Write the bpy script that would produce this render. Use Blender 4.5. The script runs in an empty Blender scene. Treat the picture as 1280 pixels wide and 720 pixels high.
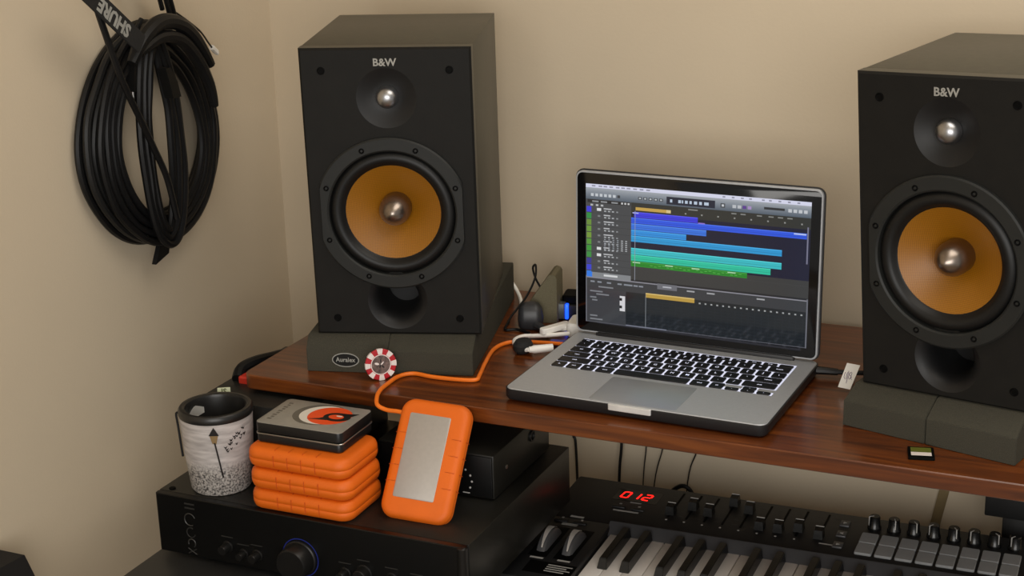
import bpy, bmesh, math, random
from mathutils import Vector, Matrix, noise
from math import radians as RAD, sin, cos, pi, tan

random.seed(7)
scene = bpy.context.scene
COL = scene.collection
MM = 0.001
DZ = 0.98            # height of the wooden desk top above the floor (m); z = 0 mm below means that surface

# ------------------------------------------------------------------ camera
def cam_axes(yaw, pitch, roll):
    f0 = Vector((-sin(yaw), cos(yaw), 0)); r0 = Vector((cos(yaw), sin(yaw), 0)); u0 = Vector((0, 0, 1))
    f = f0 * cos(pitch) - u0 * sin(pitch); u = f0 * sin(pitch) + u0 * cos(pitch)
    return r0 * cos(roll) + u * sin(roll), -r0 * sin(roll) + u * cos(roll), f
cd = bpy.data.cameras.new('camera'); cam = bpy.data.objects.new('camera', cd); COL.objects.link(cam)
r, u, f = cam_axes(0.42963, 0.30280, -0.02811)
cam.matrix_world = Matrix(((r.x, u.x, -f.x, 0.72936), (r.y, u.y, -f.y, -1.56256), (r.z, u.z, -f.z, 0.67595 + DZ), (0, 0, 0, 1)))
cd.sensor_width = 36; cd.lens = 36 * 1974.39 / 1280; cd.clip_start = 0.05
scene.camera = cam

# ------------------------------------------------------------------ light
w = bpy.data.worlds.new('room_air'); scene.world = w; w.use_nodes = True
bg = w.node_tree.nodes['Background']; bg.inputs[0].default_value = (1.0, 0.965, 0.905, 1); bg.inputs[1].default_value = 0.38
ld = bpy.data.lights.new('ceiling_light', 'AREA'); ld.shape = 'DISK'; ld.size = 1.3; ld.energy = 14; ld.color = (1.0, 0.95, 0.87)
lo = bpy.data.objects.new('ceiling_light', ld); COL.objects.link(lo); lo.location = (0.95, -0.35, 2.46)
wl = bpy.data.lights.new('window_daylight', 'AREA'); wl.shape = 'RECTANGLE'; wl.size = 1.8; wl.size_y = 1.2; wl.energy = 37; wl.color = (1.0, 0.972, 0.93)
wo = bpy.data.objects.new('window_daylight', wl); COL.objects.link(wo); wo.location = (1.1, -2.45, 1.5); wo.rotation_euler = (RAD(87), 0, RAD(10))
vs = scene.view_settings
vs.view_transform = 'Standard'; vs.look = 'None'; vs.gamma = 1.0; vs.use_curve_mapping = False; vs.exposure = -0.06

# ------------------------------------------------------------------ materials
def lin(c):
    return tuple(((v / 255) / 12.92 if v <= 10 else (((v / 255) + 0.055) / 1.055) ** 2.4) for v in c)
MATS = {}
def M(name, rgb=None, rough=0.5, metal=0.0, var=0.12, scale=40.0, bump=0.0, bscale=300.0, emit=None, estr=0.0, coat=0.0, spec=0.5, stretch=(1, 1, 1), trans=0.0):
    if name in MATS: return MATS[name]
    m = bpy.data.materials.new(name); m.use_nodes = True; nt = m.node_tree; N = nt.nodes; b = N['Principled BSDF']
    c = lin(rgb)
    tc = N.new('ShaderNodeTexCoord'); mp = N.new('ShaderNodeMapping'); mp.inputs['Scale'].default_value = stretch
    nt.links.new(tc.outputs['Object'], mp.inputs[0])
    no = N.new('ShaderNodeTexNoise'); no.inputs['Scale'].default_value = scale; no.inputs['Detail'].default_value = 5
    nt.links.new(mp.outputs[0], no.inputs['Vector'])
    rp = N.new('ShaderNodeValToRGB'); rp.color_ramp.elements[0].position = 0.3; rp.color_ramp.elements[1].position = 0.7
    rp.color_ramp.elements[0].color = (*[v * (1 - var) for v in c], 1); rp.color_ramp.elements[1].color = (*[min(1, v * (1 + var)) for v in c], 1)
    nt.links.new(no.outputs['Fac'], rp.inputs[0]); nt.links.new(rp.outputs[0], b.inputs['Base Color'])
    b.inputs['Roughness'].default_value = rough; b.inputs['Metallic'].default_value = metal
    b.inputs['Coat Weight'].default_value = coat; b.inputs['Specular IOR Level'].default_value = spec
    if trans: b.inputs['Transmission Weight'].default_value = trans
    if bump:
        n2 = N.new('ShaderNodeTexNoise'); n2.inputs['Scale'].default_value = bscale; n2.inputs['Detail'].default_value = 3
        nt.links.new(mp.outputs[0], n2.inputs['Vector'])
        bp = N.new('ShaderNodeBump'); bp.inputs['Strength'].default_value = bump; bp.inputs['Distance'].default_value = 0.001
        nt.links.new(n2.outputs['Fac'], bp.inputs['Height']); nt.links.new(bp.outputs[0], b.inputs['Normal'])
    if emit:
        b.inputs['Emission Color'].default_value = (*lin(emit), 1); b.inputs['Emission Strength'].default_value = estr
    MATS[name] = m; return m

def wood(name, dark, mid, light, rough):
    m = bpy.data.materials.new(name); m.use_nodes = True; nt = m.node_tree; N = nt.nodes; b = N['Principled BSDF']
    tc = N.new('ShaderNodeTexCoord'); mp = N.new('ShaderNodeMapping'); mp.inputs['Scale'].default_value = (1.4, 22, 22)
    nt.links.new(tc.outputs['Object'], mp.inputs[0])
    n1 = N.new('ShaderNodeTexNoise'); n1.inputs['Scale'].default_value = 3.2; n1.inputs['Detail'].default_value = 9; n1.inputs['Distortion'].default_value = 1.1
    nt.links.new(mp.outputs[0], n1.inputs['Vector'])
    rp = N.new('ShaderNodeValToRGB'); e = rp.color_ramp.elements
    e[0].position = 0.32; e[0].color = (*lin(dark), 1); e[1].position = 0.72; e[1].color = (*lin(light), 1)
    k = e.new(0.52); k.color = (*lin(mid), 1)
    nt.links.new(n1.outputs['Fac'], rp.inputs[0]); nt.links.new(rp.outputs[0], b.inputs['Base Color'])
    b.inputs['Roughness'].default_value = rough; b.inputs['Coat Weight'].default_value = 0.35; b.inputs['Coat Roughness'].default_value = 0.16
    bp = N.new('ShaderNodeBump'); bp.inputs['Strength'].default_value = 0.06; bp.inputs['Distance'].default_value = 0.0006
    nt.links.new(n1.outputs['Fac'], bp.inputs['Height']); nt.links.new(bp.outputs[0], b.inputs['Normal'])
    MATS[name] = m; return m

WALL = M('wall_paint', (205, 190, 166), 0.9, var=0.03, scale=3, bump=0.15, bscale=260)
FLOORM = M('floor_carpet', (140, 126, 108), 0.95, var=0.2, scale=60, bump=0.4)
WOOD = wood('desk_wood', (70, 32, 10), (98, 48, 15), (122, 65, 22), 0.3)
BLKMET = M('black_steel', (24, 24, 24), 0.5, var=0.1)
SHELFM = M('black_shelf', (34, 34, 34), 0.45, var=0.12, bump=0.1)
ASH = M('black_ash_vinyl', (56, 54, 44), 0.42, var=0.18, scale=18, bump=0.12, bscale=90, stretch=(6, 6, 1))
BAFFLE = M('black_baffle', (22, 21, 19), 0.6, var=0.1, bump=0.1, spec=0.2)
FRAMEM = M('driver_frame_grey', (32, 33, 32), 0.5, var=0.08, spec=0.3)
RUBBER = M('black_rubber', (15, 15, 15), 0.45, var=0.08, spec=0.35)
PORTM = M('port_plastic', (17, 17, 18), 0.5, var=0.05, spec=0.4)
SCREW = M('black_screw', (5, 5, 5), 0.6, spec=0.08)
SILVER = M('satin_silver', (190, 188, 184), 0.28, 1.0, var=0.05)
PLUGM = M('phase_plug_metal', (150, 138, 128), 0.3, 1.0, var=0.05)
DOMEM = M('tweeter_metal', (170, 170, 172), 0.32, 1.0, var=0.08, scale=600)
BADGE = M('badge_silver_print', (150, 148, 142), 0.5)
FOAM = M('charcoal_foam', (66, 64, 56), 1.0, var=0.12, scale=700, bump=0.8, bscale=900, spec=0.1)
FOAMINK = M('foam_logo_black', (14, 14, 14), 0.9)
FOAMPRINT = M('foam_logo_grey', (150, 150, 145), 0.9)
ALU = M('laptop_aluminium', (180, 183, 188), 0.45, 0.4, var=0.03, scale=300)
ALUPAD = M('trackpad_glass', (160, 163, 168), 0.33, 0.4, var=0.03)
CASEM = M('laptop_dark_case', (26, 26, 28), 0.45, var=0.08)
GLASSB = M('bezel_black_glass', (7, 7, 9), 0.08, var=0.05)
KEYM = M('key_black', (14, 14, 18), 0.45, var=0.05)
GLOW = M('keyboard_backlight', (200, 205, 230), 0.5, emit=(226, 230, 255), estr=0.6)
GLOWD = M('key_legend_glow', (220, 225, 240), 0.5, emit=(215, 222, 255), estr=0.6)
ORANGE = M('orange_rubber', (220, 100, 0), 0.6, var=0.05, scale=30, bump=0.08, bscale=700)
PLATE = M('drive_aluminium', (176, 170, 164), 0.5, 0.35, var=0.03, scale=200)
ORCABLE = M('orange_cable_jacket', (236, 118, 26), 0.45, var=0.05)
BCABLE = M('black_cable_jacket', (16, 16, 17), 0.45, var=0.1, spec=0.3)
GCABLE = M('dark_grey_cable', (24, 24, 24), 0.45, var=0.1, spec=0.35)
WHITEP = M('white_plastic', (242, 240, 235), 0.4, var=0.03)
DGREY = M('dark_grey_plastic', (46, 47, 50), 0.4, var=0.06)
MGREY = M('mid_grey_plastic', (92, 96, 102), 0.4, var=0.06)
BLUELED = M('blue_led', (40, 90, 255), 0.3, emit=(22, 76, 255), estr=2.2)
REDLED = M('red_led', (255, 30, 20), 0.3, emit=(255, 26, 20), estr=2.2)
LEDWIN = M('led_window', (12, 6, 6), 0.15)
TINBLK = M('tin_black', (26, 25, 25), 0.35, 0.3, var=0.06)
TINTOP = M('tin_silver_print', (158, 154, 146), 0.4, 0.35, var=0.05, scale=120)
TOR = M('print_orange_red', (238, 82, 28), 0.45, var=0.04)
TWH = M('print_white', (226, 220, 210), 0.45, var=0.03)
TGR = M('print_grey', (96, 92, 84), 0.45, var=0.05)
TBK = M('print_black', (20, 17, 16), 0.45)
CHIPR = M('chip_red', (176, 26, 38), 0.4, var=0.1)
CHIPW = M('chip_white', (226, 216, 212), 0.4, var=0.05)
CHIPG = M('chip_centre_grey', (96, 80, 76), 0.4, var=0.7, scale=260)
AMPM = M('amplifier_black', (11, 11, 11), 0.34, var=0.1, spec=0.3)
AMPTOP = M('amplifier_top_black', (26, 25, 22), 0.34, var=0.12, bump=0.05, spec=0.35)
KNOBM = M('amplifier_knob', (28, 27, 26), 0.36, 0.3, var=0.08, spec=0.35)
ENGR = M('faint_grey_print', (44, 43, 41), 0.4, var=0.05)
MIDIB = M('midi_black', (21, 21, 22), 0.5, var=0.08, bump=0.05)
MIDIG = M('midi_ledge_grey', (66, 66, 68), 0.4, var=0.05)
WKEY = M('white_key_plastic', (240, 234, 228), 0.3, var=0.02)
BKEY = M('black_key_plastic', (15, 15, 15), 0.25, var=0.05)
PADM = M('grey_pad_rubber', (140, 142, 144), 0.6, var=0.05)
PRINTL = M('light_print', (176, 174, 170), 0.6, var=0.05)
CARDO = M('card_olive_label', (92, 98, 30), 0.5, var=0.15)
TAN = M('tan_strap', (128, 110, 76), 0.8, var=0.08)
LABELG = M('pale_green_label', (214, 222, 190), 0.6, var=0.05)
REDP = M('red_plastic', (196, 50, 34), 0.4, var=0.06)
STRAPB = M('black_velcro', (22, 22, 22), 0.85, var=0.15, scale=200, bump=0.4)

# mug print: pale misty sky over a speckled cobbled ground, in grey
def mug_material():
    m = bpy.data.materials.new('mug_photo_print'); m.use_nodes = True; nt = m.node_tree; N = nt.nodes; b = N['Principled BSDF']
    tc = N.new('ShaderNodeTexCoord'); sp = N.new('ShaderNodeSeparateXYZ'); nt.links.new(tc.outputs['Object'], sp.inputs[0])
    mr = N.new('ShaderNodeMapRange'); mr.inputs[1].default_value = 0.030; mr.inputs[2].default_value = 0.046
    nt.links.new(sp.outputs['Z'], mr.inputs[0])
    a = N.new('ShaderNodeTexNoise'); a.inputs['Scale'].default_value = 420; a.inputs['Detail'].default_value = 4
    nt.links.new(tc.outputs['Object'], a.inputs['Vector'])
    ra = N.new('ShaderNodeValToRGB'); ra.color_ramp.elements[0].position = 0.36; ra.color_ramp.elements[1].position = 0.6
    ra.color_ramp.elements[0].color = (*lin((70, 67, 66)), 1); ra.color_ramp.elements[1].color = (*lin((188, 182, 176)), 1)
    nt.links.new(a.outputs['Fac'], ra.inputs[0])
    mp = N.new('ShaderNodeMapping'); mp.inputs['Scale'].default_value = (1, 1, 6); nt.links.new(tc.outputs['Object'], mp.inputs[0])
    c = N.new('ShaderNodeTexNoise'); c.inputs['Scale'].default_value = 40; c.inputs['Detail'].default_value = 6
    nt.links.new(mp.outputs[0], c.inputs['Vector'])
    rc = N.new('ShaderNodeValToRGB'); rc.color_ramp.elements[0].position = 0.3; rc.color_ramp.elements[1].position = 0.65
    rc.color_ramp.elements[0].color = (*lin((158, 152, 150)), 1); rc.color_ramp.elements[1].color = (*lin((196, 190, 188)), 1)
    nt.links.new(c.outputs['Fac'], rc.inputs[0])
    mx = N.new('ShaderNodeMix'); mx.data_type = 'RGBA'
    nt.links.new(mr.outputs[0], mx.inputs[0]); nt.links.new(ra.outputs[0], mx.inputs[6]); nt.links.new(rc.outputs[0], mx.inputs[7])
    nt.links.new(mx.outputs[2], b.inputs['Base Color']); b.inputs['Roughness'].default_value = 0.45
    return m
MUGP = mug_material()

# gold woven loudspeaker cone
def cone_material():
    m = bpy.data.materials.new('gold_woven_cone'); m.use_nodes = True; nt = m.node_tree; N = nt.nodes; b = N['Principled BSDF']
    tc = N.new('ShaderNodeTexCoord')
    w1 = N.new('ShaderNodeTexWave'); w1.bands_direction = 'X'; w1.inputs['Scale'].default_value = 180
    w2 = N.new('ShaderNodeTexWave'); w2.bands_direction = 'Z'; w2.inputs['Scale'].default_value = 180
    for q in (w1, w2): nt.links.new(tc.outputs['Object'], q.inputs['Vector'])
    ad = N.new('ShaderNodeMath'); ad.operation = 'ADD'; nt.links.new(w1.outputs['Fac'], ad.inputs[0]); nt.links.new(w2.outputs['Fac'], ad.inputs[1])
    rp = N.new('ShaderNodeValToRGB'); rp.color_ramp.elements[0].color = (*lin((120, 74, 4)), 1); rp.color_ramp.elements[1].color = (*lin((160, 104, 8)), 1)
    hv = N.new('ShaderNodeMath'); hv.operation = 'MULTIPLY'; hv.inputs[1].default_value = 0.5; nt.links.new(ad.outputs[0], hv.inputs[0])
    nt.links.new(hv.outputs[0], rp.inputs[0]); nt.links.new(rp.outputs[0], b.inputs['Base Color'])
    b.inputs['Roughness'].default_value = 0.42
    bp = N.new('ShaderNodeBump'); bp.inputs['Strength'].default_value = 0.25; bp.inputs['Distance'].default_value = 0.0004
    nt.links.new(hv.outputs[0], bp.inputs['Height']); nt.links.new(bp.outputs[0], b.inputs['Normal'])
    return m
CONE = cone_material()

def screen_material():
    m = bpy.data.materials.new('lit_laptop_screen'); m.use_nodes = True; nt = m.node_tree; N = nt.nodes; b = N['Principled BSDF']
    at = N.new('ShaderNodeAttribute'); at.attribute_name = 'Col'
    b.inputs['Base Color'].default_value = (0.004, 0.004, 0.005, 1); b.inputs['Roughness'].default_value = 0.09
    nt.links.new(at.outputs['Color'], b.inputs['Emission Color']); b.inputs['Emission Strength'].default_value = 0.85
    return m
SCREENM = screen_material()

# ------------------------------------------------------------------ mesh helpers (all in millimetres)
def B(): return bmesh.new()
def box(bm, x0, x1, y0, y1, z0, z1, bev=0.0, seg=2):
    vs_ = [bm.verts.new((x, y, z)) for x in (x0, x1) for y in (y0, y1) for z in (z0, z1)]
    F = [(0, 1, 3, 2), (4, 6, 7, 5), (0, 4, 5, 1), (2, 3, 7, 6), (0, 2, 6, 4), (1, 5, 7, 3)]
    fs = [bm.faces.new([vs_[i] for i in q]) for q in F]
    if bev:
        es = list({e for q in fs for e in q.edges})
        bmesh.ops.bevel(bm, geom=es, offset=bev, segments=seg, affect='EDGES', profile=0.5)
    return bm
def rr_pts(cx, cy, w_, d_, r_, n=5):
    out = []
    for (sx, sy, a0) in ((1, -1, -90), (1, 1, 0), (-1, 1, 90), (-1, -1, 180)):
        for i in range(n + 1):
            a = RAD(a0 + 90 * i / n)
            out.append((cx + sx * (w_ / 2 - r_) + r_ * cos(a), cy + sy * (d_ / 2 - r_) + r_ * sin(a)))
    return out
def rprism(bm, cx, cy, w_, d_, r_, rings, n=5):
    """rounded rectangle lofted through rings of (inset, z), capped at both ends"""
    prev = None; first = None
    for ins, z in rings:
        rr = max(0.3, r_ - ins)
        cur = [bm.verts.new((x, y, z)) for x, y in rr_pts(cx, cy, w_ - 2 * ins, d_ - 2 * ins, rr, n)]
        if prev:
            k = len(cur)
            for i in range(k): bm.faces.new((prev[i], prev[(i + 1) % k], cur[(i + 1) % k], cur[i]))
        else: first = cur
        prev = cur
    bm.faces.new(list(reversed(first))); bm.faces.new(prev); return bm
def lathe(bm, prof, seg=32, mat=None, cap0=False, cap1=False):
    """profile of (radius, height) turned about the local z axis, then moved by mat"""
    rings = []
    for (rad, h) in prof:
        if rad < 1e-6: rings.append([bm.verts.new((mat or Matrix()) @ Vector((0, 0, h)))])
        else: rings.append([bm.verts.new((mat or Matrix()) @ Vector((rad * cos(2 * pi * i / seg), rad * sin(2 * pi * i / seg), h))) for i in range(seg)])
    for a, b in zip(rings, rings[1:]):
        for i in range(seg):
            j = (i + 1) % seg
            if len(a) == 1 and len(b) == 1: continue
            if len(a) == 1: bm.faces.new((a[0], b[j], b[i])) if False else bm.faces.new((a[0], b[i], b[j]))
            elif len(b) == 1: bm.faces.new((a[i], a[j], b[0]))
            else: bm.faces.new((a[i], a[j], b[j], b[i]))
    if cap0 and len(rings[0]) > 1: bm.faces.new(list(reversed(rings[0])))
    if cap1 and len(rings[-1]) > 1: bm.faces.new(rings[-1])
    return bm
def spline(pts, sub=6, closed=False):
    P = [Vector(p) for p in pts]; n = len(P); out = []
    rng = n if closed else n - 1
    for i in range(rng):
        if closed: p0, p1, p2, p3 = P[i - 1], P[i], P[(i + 1) % n], P[(i + 2) % n]
        else: p0, p1, p2, p3 = P[max(i - 1, 0)], P[i], P[i + 1], P[min(i + 2, n - 1)]
        for k in range(sub):
            t = k / sub
            out.append(0.5 * ((2 * p1) + (p2 - p0) * t + (2 * p0 - 5 * p1 + 4 * p2 - p3) * t * t + (3 * p1 - p0 - 3 * p2 + p3) * t ** 3))
    if not closed: out.append(P[-1])
    return out
def tube(bm, pts, rad, seg=8, sub=6, closed=False, smooth=True):
    P = spline(pts, sub, closed) if smooth else [Vector(p) for p in pts]
    n = len(P); rings = []; up = None
    for i, p in enumerate(P):
        a = P[(i + 1) % n] if (closed or i < n - 1) else P[i]; b = P[i - 1] if (closed or i > 0) else P[i]
        t = (a - b).normalized()
        if up is None: up = t.orthogonal().normalized()
        up = (up - t * up.dot(t));
        up = up.normalized() if up.length > 1e-6 else t.orthogonal().normalized()
        s = t.cross(up)
        rr = rad(i / max(1, n - 1)) if callable(rad) else rad
        rings.append([bm.verts.new(p + up * (rr * cos(2 * pi * k / seg)) + s * (rr * sin(2 * pi * k / seg))) for k in range(seg)])
    m = n if closed else n - 1
    for i in range(m):
        a, b = rings[i], rings[(i + 1) % n]
        for k in range(seg): bm.faces.new((a[k], a[(k + 1) % seg], b[(k + 1) % seg], b[k]))
    if not closed: bm.faces.new(list(reversed(rings[0]))); bm.faces.new(rings[-1])
    return bm
def prism(bm, poly, a0, a1, fn):
    """polygon (p, q) extruded from a0 to a1; fn(p, q, a) gives the point"""
    lo_ = [bm.verts.new(fn(p, q, a0)) for p, q in poly]; hi = [bm.verts.new(fn(p, q, a1)) for p, q in poly]
    k = len(poly)
    for i in range(k): bm.faces.new((lo_[i], lo_[(i + 1) % k], hi[(i + 1) % k], hi[i]))
    bm.faces.new(list(reversed(lo_))); bm.faces.new(hi); return bm
def disc(bm, cx, cy, z, rad, n=32, sy=1.0, t=0.15):
    return prism(bm, [(cx + rad * cos(2 * pi * i / n), cy + sy * rad * sin(2 * pi * i / n)) for i in range(n)], z, z + t, lambda p, q, a: (p, q, a))
def hull_box(bm, lo4, hi4):
    a = [bm.verts.new(p) for p in lo4]; b = [bm.verts.new(p) for p in hi4]
    bm.faces.new(list(reversed(a))); bm.faces.new(b)
    for i in range(4): bm.faces.new((a[i], a[(i + 1) % 4], b[(i + 1) % 4], b[i]))
    return bm
def text(bm, s, size, mat, depth=0.25, bold=0.0, sx=1.0):
    cu = bpy.data.curves.new('t', 'FONT'); cu.body = s; cu.size = size; cu.align_x = 'CENTER'; cu.align_y = 'CENTER'; cu.extrude = depth; cu.offset = bold
    cu.resolution_u = 2
    o = bpy.data.objects.new('t', cu); me = bpy.data.meshes.new_from_object(o)
    n0 = len(bm.verts); bm.from_mesh(me); bm.verts.ensure_lookup_table()
    S = Matrix.Diagonal((sx, 1, 1, 1))
    for v in bm.verts[n0:]: v.co = mat @ (S @ v.co)
    bpy.data.objects.remove(o); bpy.data.curves.remove(cu); bpy.data.meshes.remove(me)
    return bm
def xf(bm, mat):
    for v in bm.verts: v.co = mat @ v.co
    return bm
def T(x, y, z): return Matrix.Translation((x, y, z))
def RX(d): return Matrix.Rotation(RAD(d), 4, 'X')
def RY(d): return Matrix.Rotation(RAD(d), 4, 'Y')
def RZ(d): return Matrix.Rotation(RAD(d), 4, 'Z')

def mesh(name, bm, sharp=35):
    bmesh.ops.recalc_face_normals(bm, faces=bm.faces)
    for v in bm.verts: v.co *= MM
    me = bpy.data.meshes.new(name); bm.to_mesh(me); bm.free()
    for p in me.polygons: p.use_smooth = True
    me.set_sharp_from_angle(angle=RAD(sharp))
    return me
def part(name, bm, mat, parent, loc=None, rot=None, label=None, sharp=35):
    me = bm if isinstance(bm, bpy.types.Mesh) else mesh(name, bm, sharp)
    if mat and not len(me.materials): me.materials.append(mat)
    o = bpy.data.objects.new(name, me); COL.objects.link(o); o.parent = parent
    if loc: o.location = Vector(loc) * MM
    if rot is not None: o.rotation_euler = rot
    if label: o['label'] = label
    return o
def thing(name, label, cat, loc, rz=0.0, group=None, mat=None):
    o = bpy.data.objects.new(name, None); COL.objects.link(o); o.empty_display_size = 0.02
    if mat is not None:
        m = mat.copy(); m.translation = mat.translation * MM + Vector((0, 0, DZ)); o.matrix_world = m
    else:
        o.location = (loc[0] * MM, loc[1] * MM, loc[2] * MM + DZ); o.rotation_euler = (0, 0, RAD(rz))
    o['label'] = label; o['category'] = cat
    if group: o['group'] = group
    return o
def solo(name, bm, mat, label, cat, group=None, kind=None, sharp=35):
    """a thing that is one mesh, given in world millimetres; its origin goes to the middle of its base"""
    xs = [v.co.x for v in bm.verts]; ys = [v.co.y for v in bm.verts]; zs = [v.co.z for v in bm.verts]
    c = Vector(((min(xs) + max(xs)) / 2, (min(ys) + max(ys)) / 2, min(zs)))
    for v in bm.verts: v.co -= c
    me = mesh(name, bm, sharp); me.materials.append(mat)
    o = bpy.data.objects.new(name, me); COL.objects.link(o); o.location = c * MM + Vector((0, 0, DZ))
    if label: o['label'] = label
    if cat: o['category'] = cat
    if group: o['group'] = group
    if kind: o['kind'] = kind
    return o

# ------------------------------------------------------------------ the room
WX, WY, FZ = -558, 420, -980
solo('floor', box(B(), WX - 60, 2400, -2600, WY + 60, FZ - 40, FZ), FLOORM, None, None, kind='structure')
solo('wall_back', box(B(), WX - 60, 2400, WY, WY + 60, FZ, 1520), WALL, None, None, kind='structure')
solo('wall_left', box(B(), WX - 60, WX, -2600, WY, FZ, 1520), WALL, None, None, kind='structure')
solo('ceiling', box(B(), WX - 60, 2400, -2600, WY + 60, 1520, 1560), M('ceiling_paint', (225, 216, 200), 0.9, var=0.02), None, None, kind='structure')

# ------------------------------------------------------------------ desk
D = thing('desk', 'wooden desk shelf with reddish brown top on black legs carrying laptop and speakers', 'desk', (150, 185, FZ))
def dpart(name, bm, mat, label=None):
    return part(name, xf(bm, T(-150, -185, -FZ)), mat, D, label=label)
tb = B(); rprism(tb, 178, 184, 1044, 430, 14, [(1.2, -19), (0, -17.8), (0, -1.2), (1.2, 0)])
dpart('desktop', tb, WOOD, 'reddish brown wooden desktop')
for lx in (-300, 532): dpart('leg', box(B(), lx, lx + 60, 320, 352, FZ, -60, 2), BLKMET)
dpart('leg_bracket', box(B(), 510, 610, 318, 356, -203, -150, 2), BLKMET)
dpart('leg_bracket', box(B(), 510, 640, 318, 356, -60, -19, 1.5), BLKMET)
dpart('leg_bracket', box(B(), -320, -220, 318, 356, -60, -19, 1.5), BLKMET)
dpart('keyboard_tray', box(B(), -15, 860, -120, 370, -305, -283, 2), SHELFM)

S = thing('side_table', 'low black side table carrying the amplifier beside the left wall', 'table', (-205, -90, FZ))
def sp_(name, bm, mat): return part(name, xf(bm, T(205, 90, -FZ)), mat, S)
sp_('table_top', box(B(), -400, -30, -340, 160, -215, -193.5, 2), SHELFM)
for x in (-390, -70):
    for y in (-330, 125): sp_('leg', box(B(), x, x + 28, y, y + 28, FZ, -215, 2), BLKMET)

# ------------------------------------------------------------------ loudspeakers
def speaker(loc, yaw, tilt, roll, W_, D_, H_, label, chip=None):
    yaw, tilt, roll = RAD(yaw), RAD(tilt), RAD(roll)
    X0 = Vector((cos(yaw), sin(yaw), 0)); Y0 = Vector((-sin(yaw), cos(yaw), 0)); Z0 = Vector((0, 0, 1))
    Y = Y0 * cos(tilt) - Z0 * sin(tilt); Z1 = Z0 * cos(tilt) + Y0 * sin(tilt)
    X = X0 * cos(roll) + Z1 * sin(roll); Z = Z1 * cos(roll) - X0 * sin(roll)
    mat = Matrix(((X.x, Y.x, Z.x, loc[0]), (X.y, Y.y, Z.y, loc[1]), (X.z, Y.z, Z.z, loc[2]), (0, 0, 0, 1)))
    t = thing('loudspeaker', label, 'speaker', None, group='pair of black bookshelf loudspeakers', mat=mat)
    cb = B(); box(cb, 0, W_, 19.5, D_, 0, H_, 1.0)
    bmesh.ops.delete(cb, geom=[q_ for q_ in cb.faces if q_.calc_center_median().y < 19.6], context='FACES')
    part('cabinet', cb, ASH, t)
    # baffle: front sheet with round openings, plus its rim
    cx = W_ / 2; zt, zw, zp = H_ * 0.832, H_ * 0.437, 44.0
    bm = B(); b_ = 2.5
    def ring(c, rad, n=40): return [bm.verts.new((c[0] + rad * cos(2 * pi * i / n), 0, c[1] + rad * sin(2 * pi * i / n))) for i in range(n)]
    def loop(vs_): return [bm.edges.new((vs_[i], vs_[(i + 1) % len(vs_)])) for i in range(len(vs_))]
    out = [bm.verts.new((x, 0, z)) for x, z in ((b_, b_), (W_ - b_, b_), (W_ - b_, H_ - b_), (b_, H_ - b_))]
    es = loop(out)
    for c, rad in (((cx, zt), 36), ((cx, zw), 80), ((cx, zp), 37)): es += loop(ring(c, rad))
    bmesh.ops.triangle_fill(bm, use_beauty=True, use_dissolve=False, edges=es, normal=(0, -1, 0))
    for yy, ins in ((b_, 0), (18.5, 0)):
        nxt = [bm.verts.new((x, yy, z)) for x, z in ((ins, ins), (W_ - ins, ins), (W_ - ins, H_ - ins), (ins, H_ - ins))]
        for i in range(4): bm.faces.new((out[i], out[(i + 1) % 4], nxt[(i + 1) % 4], nxt[i]))
        out = nxt
    ed = B()
    for (x0_, x1_, z0_, z1_) in ((0, 1.2, 0, H_), (W_ - 1.2, W_, 0, H_), (1.2, W_ - 1.2, 0, 1.2), (1.2, W_ - 1.2, H_ - 1.2, H_)): box(ed, x0_ - 0.05, x1_ + 0.05, b_ + 0.2, 18.5, z0_ - 0.05, z1_ + 0.05)
    bf = part('baffle', bm, BAFFLE, t, sharp=25)
    part('baffle_edge', ed, ASH, bf)
    sm_ = B()
    for q_ in ((1, 4, 1, H_ - 1), (W_ - 4, W_ - 1, 1, H_ - 1), (4, W_ - 4, 1, 4), (4, W_ - 4, H_ - 4, H_ - 1)): box(sm_, q_[0], q_[1], 18.5, 19.7, q_[2], q_[3])
    part('seam', sm_, SCREW, t)
    F = lambda x, z, y=0: T(x, y, z) @ RX(90)            # local +z of a lathe points out of the front
    # tweeter
    tw = part('tweeter', lathe(B(), [(36, 0), (33, -1.2), (27, -4), (20, -7), (14.5, -8.5), (0, -8.5)], 40, F(cx, zt)), PORTM, t)
    part('dome', lathe(B(), [(13.5, -8), (13.2, -3), (12, 1), (9.5, 4), (6, 6), (3, 6.8), (0, 7)], 32, F(cx, zt)), DOMEM, tw, label='silver tweeter dome')
    # woofer
    def clip(p): return Vector((max(-86.0, min(86.0, p.x)), p.y, p.z))
    fr = B()
    n = 72
    prof = [(94, 0), (94, -4), (92, -5.5), (79, -5.5), (77, -4), (76, 6)]
    rings = []
    for rad, h in prof:
        rings.append([fr.verts.new(Vector((cx, 0, zw)) + clip(Vector((rad * cos(2 * pi * i / n), h, rad * sin(2 * pi * i / n))))) for i in range(n)])
    for a, b in zip(rings, rings[1:]):
        for i in range(n): fr.faces.new((a[i], a[(i + 1) % n], b[(i + 1) % n], b[i]))
    wf = part('woofer_frame', fr, FRAMEM, t)
    for k in range(8):
        a = RAD(22.5 + 45 * k)
        part('screw', lathe(B(), [(3.4, 4), (3.4, 6.2), (2.6, 6.4), (1.2, 5.2), (0, 5.2)], 10, F(cx + 84.5 * cos(a), zw + 84.5 * sin(a))), SCREW, wf)
    part('surround', lathe(B(), [(77, -3), (74, 1.5), (70, 3.6), (66, 3.6), (62, 1.2), (60, -3), (58, -4.5)], 56, F(cx, zw)), RUBBER, t)
    part('cone', lathe(B(), [(60.5, -3.5), (50, -9), (38, -16), (28, -22.5), (18, -29)], 56, F(cx, zw)), CONE, t, label='gold woven woofer cone')
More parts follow.
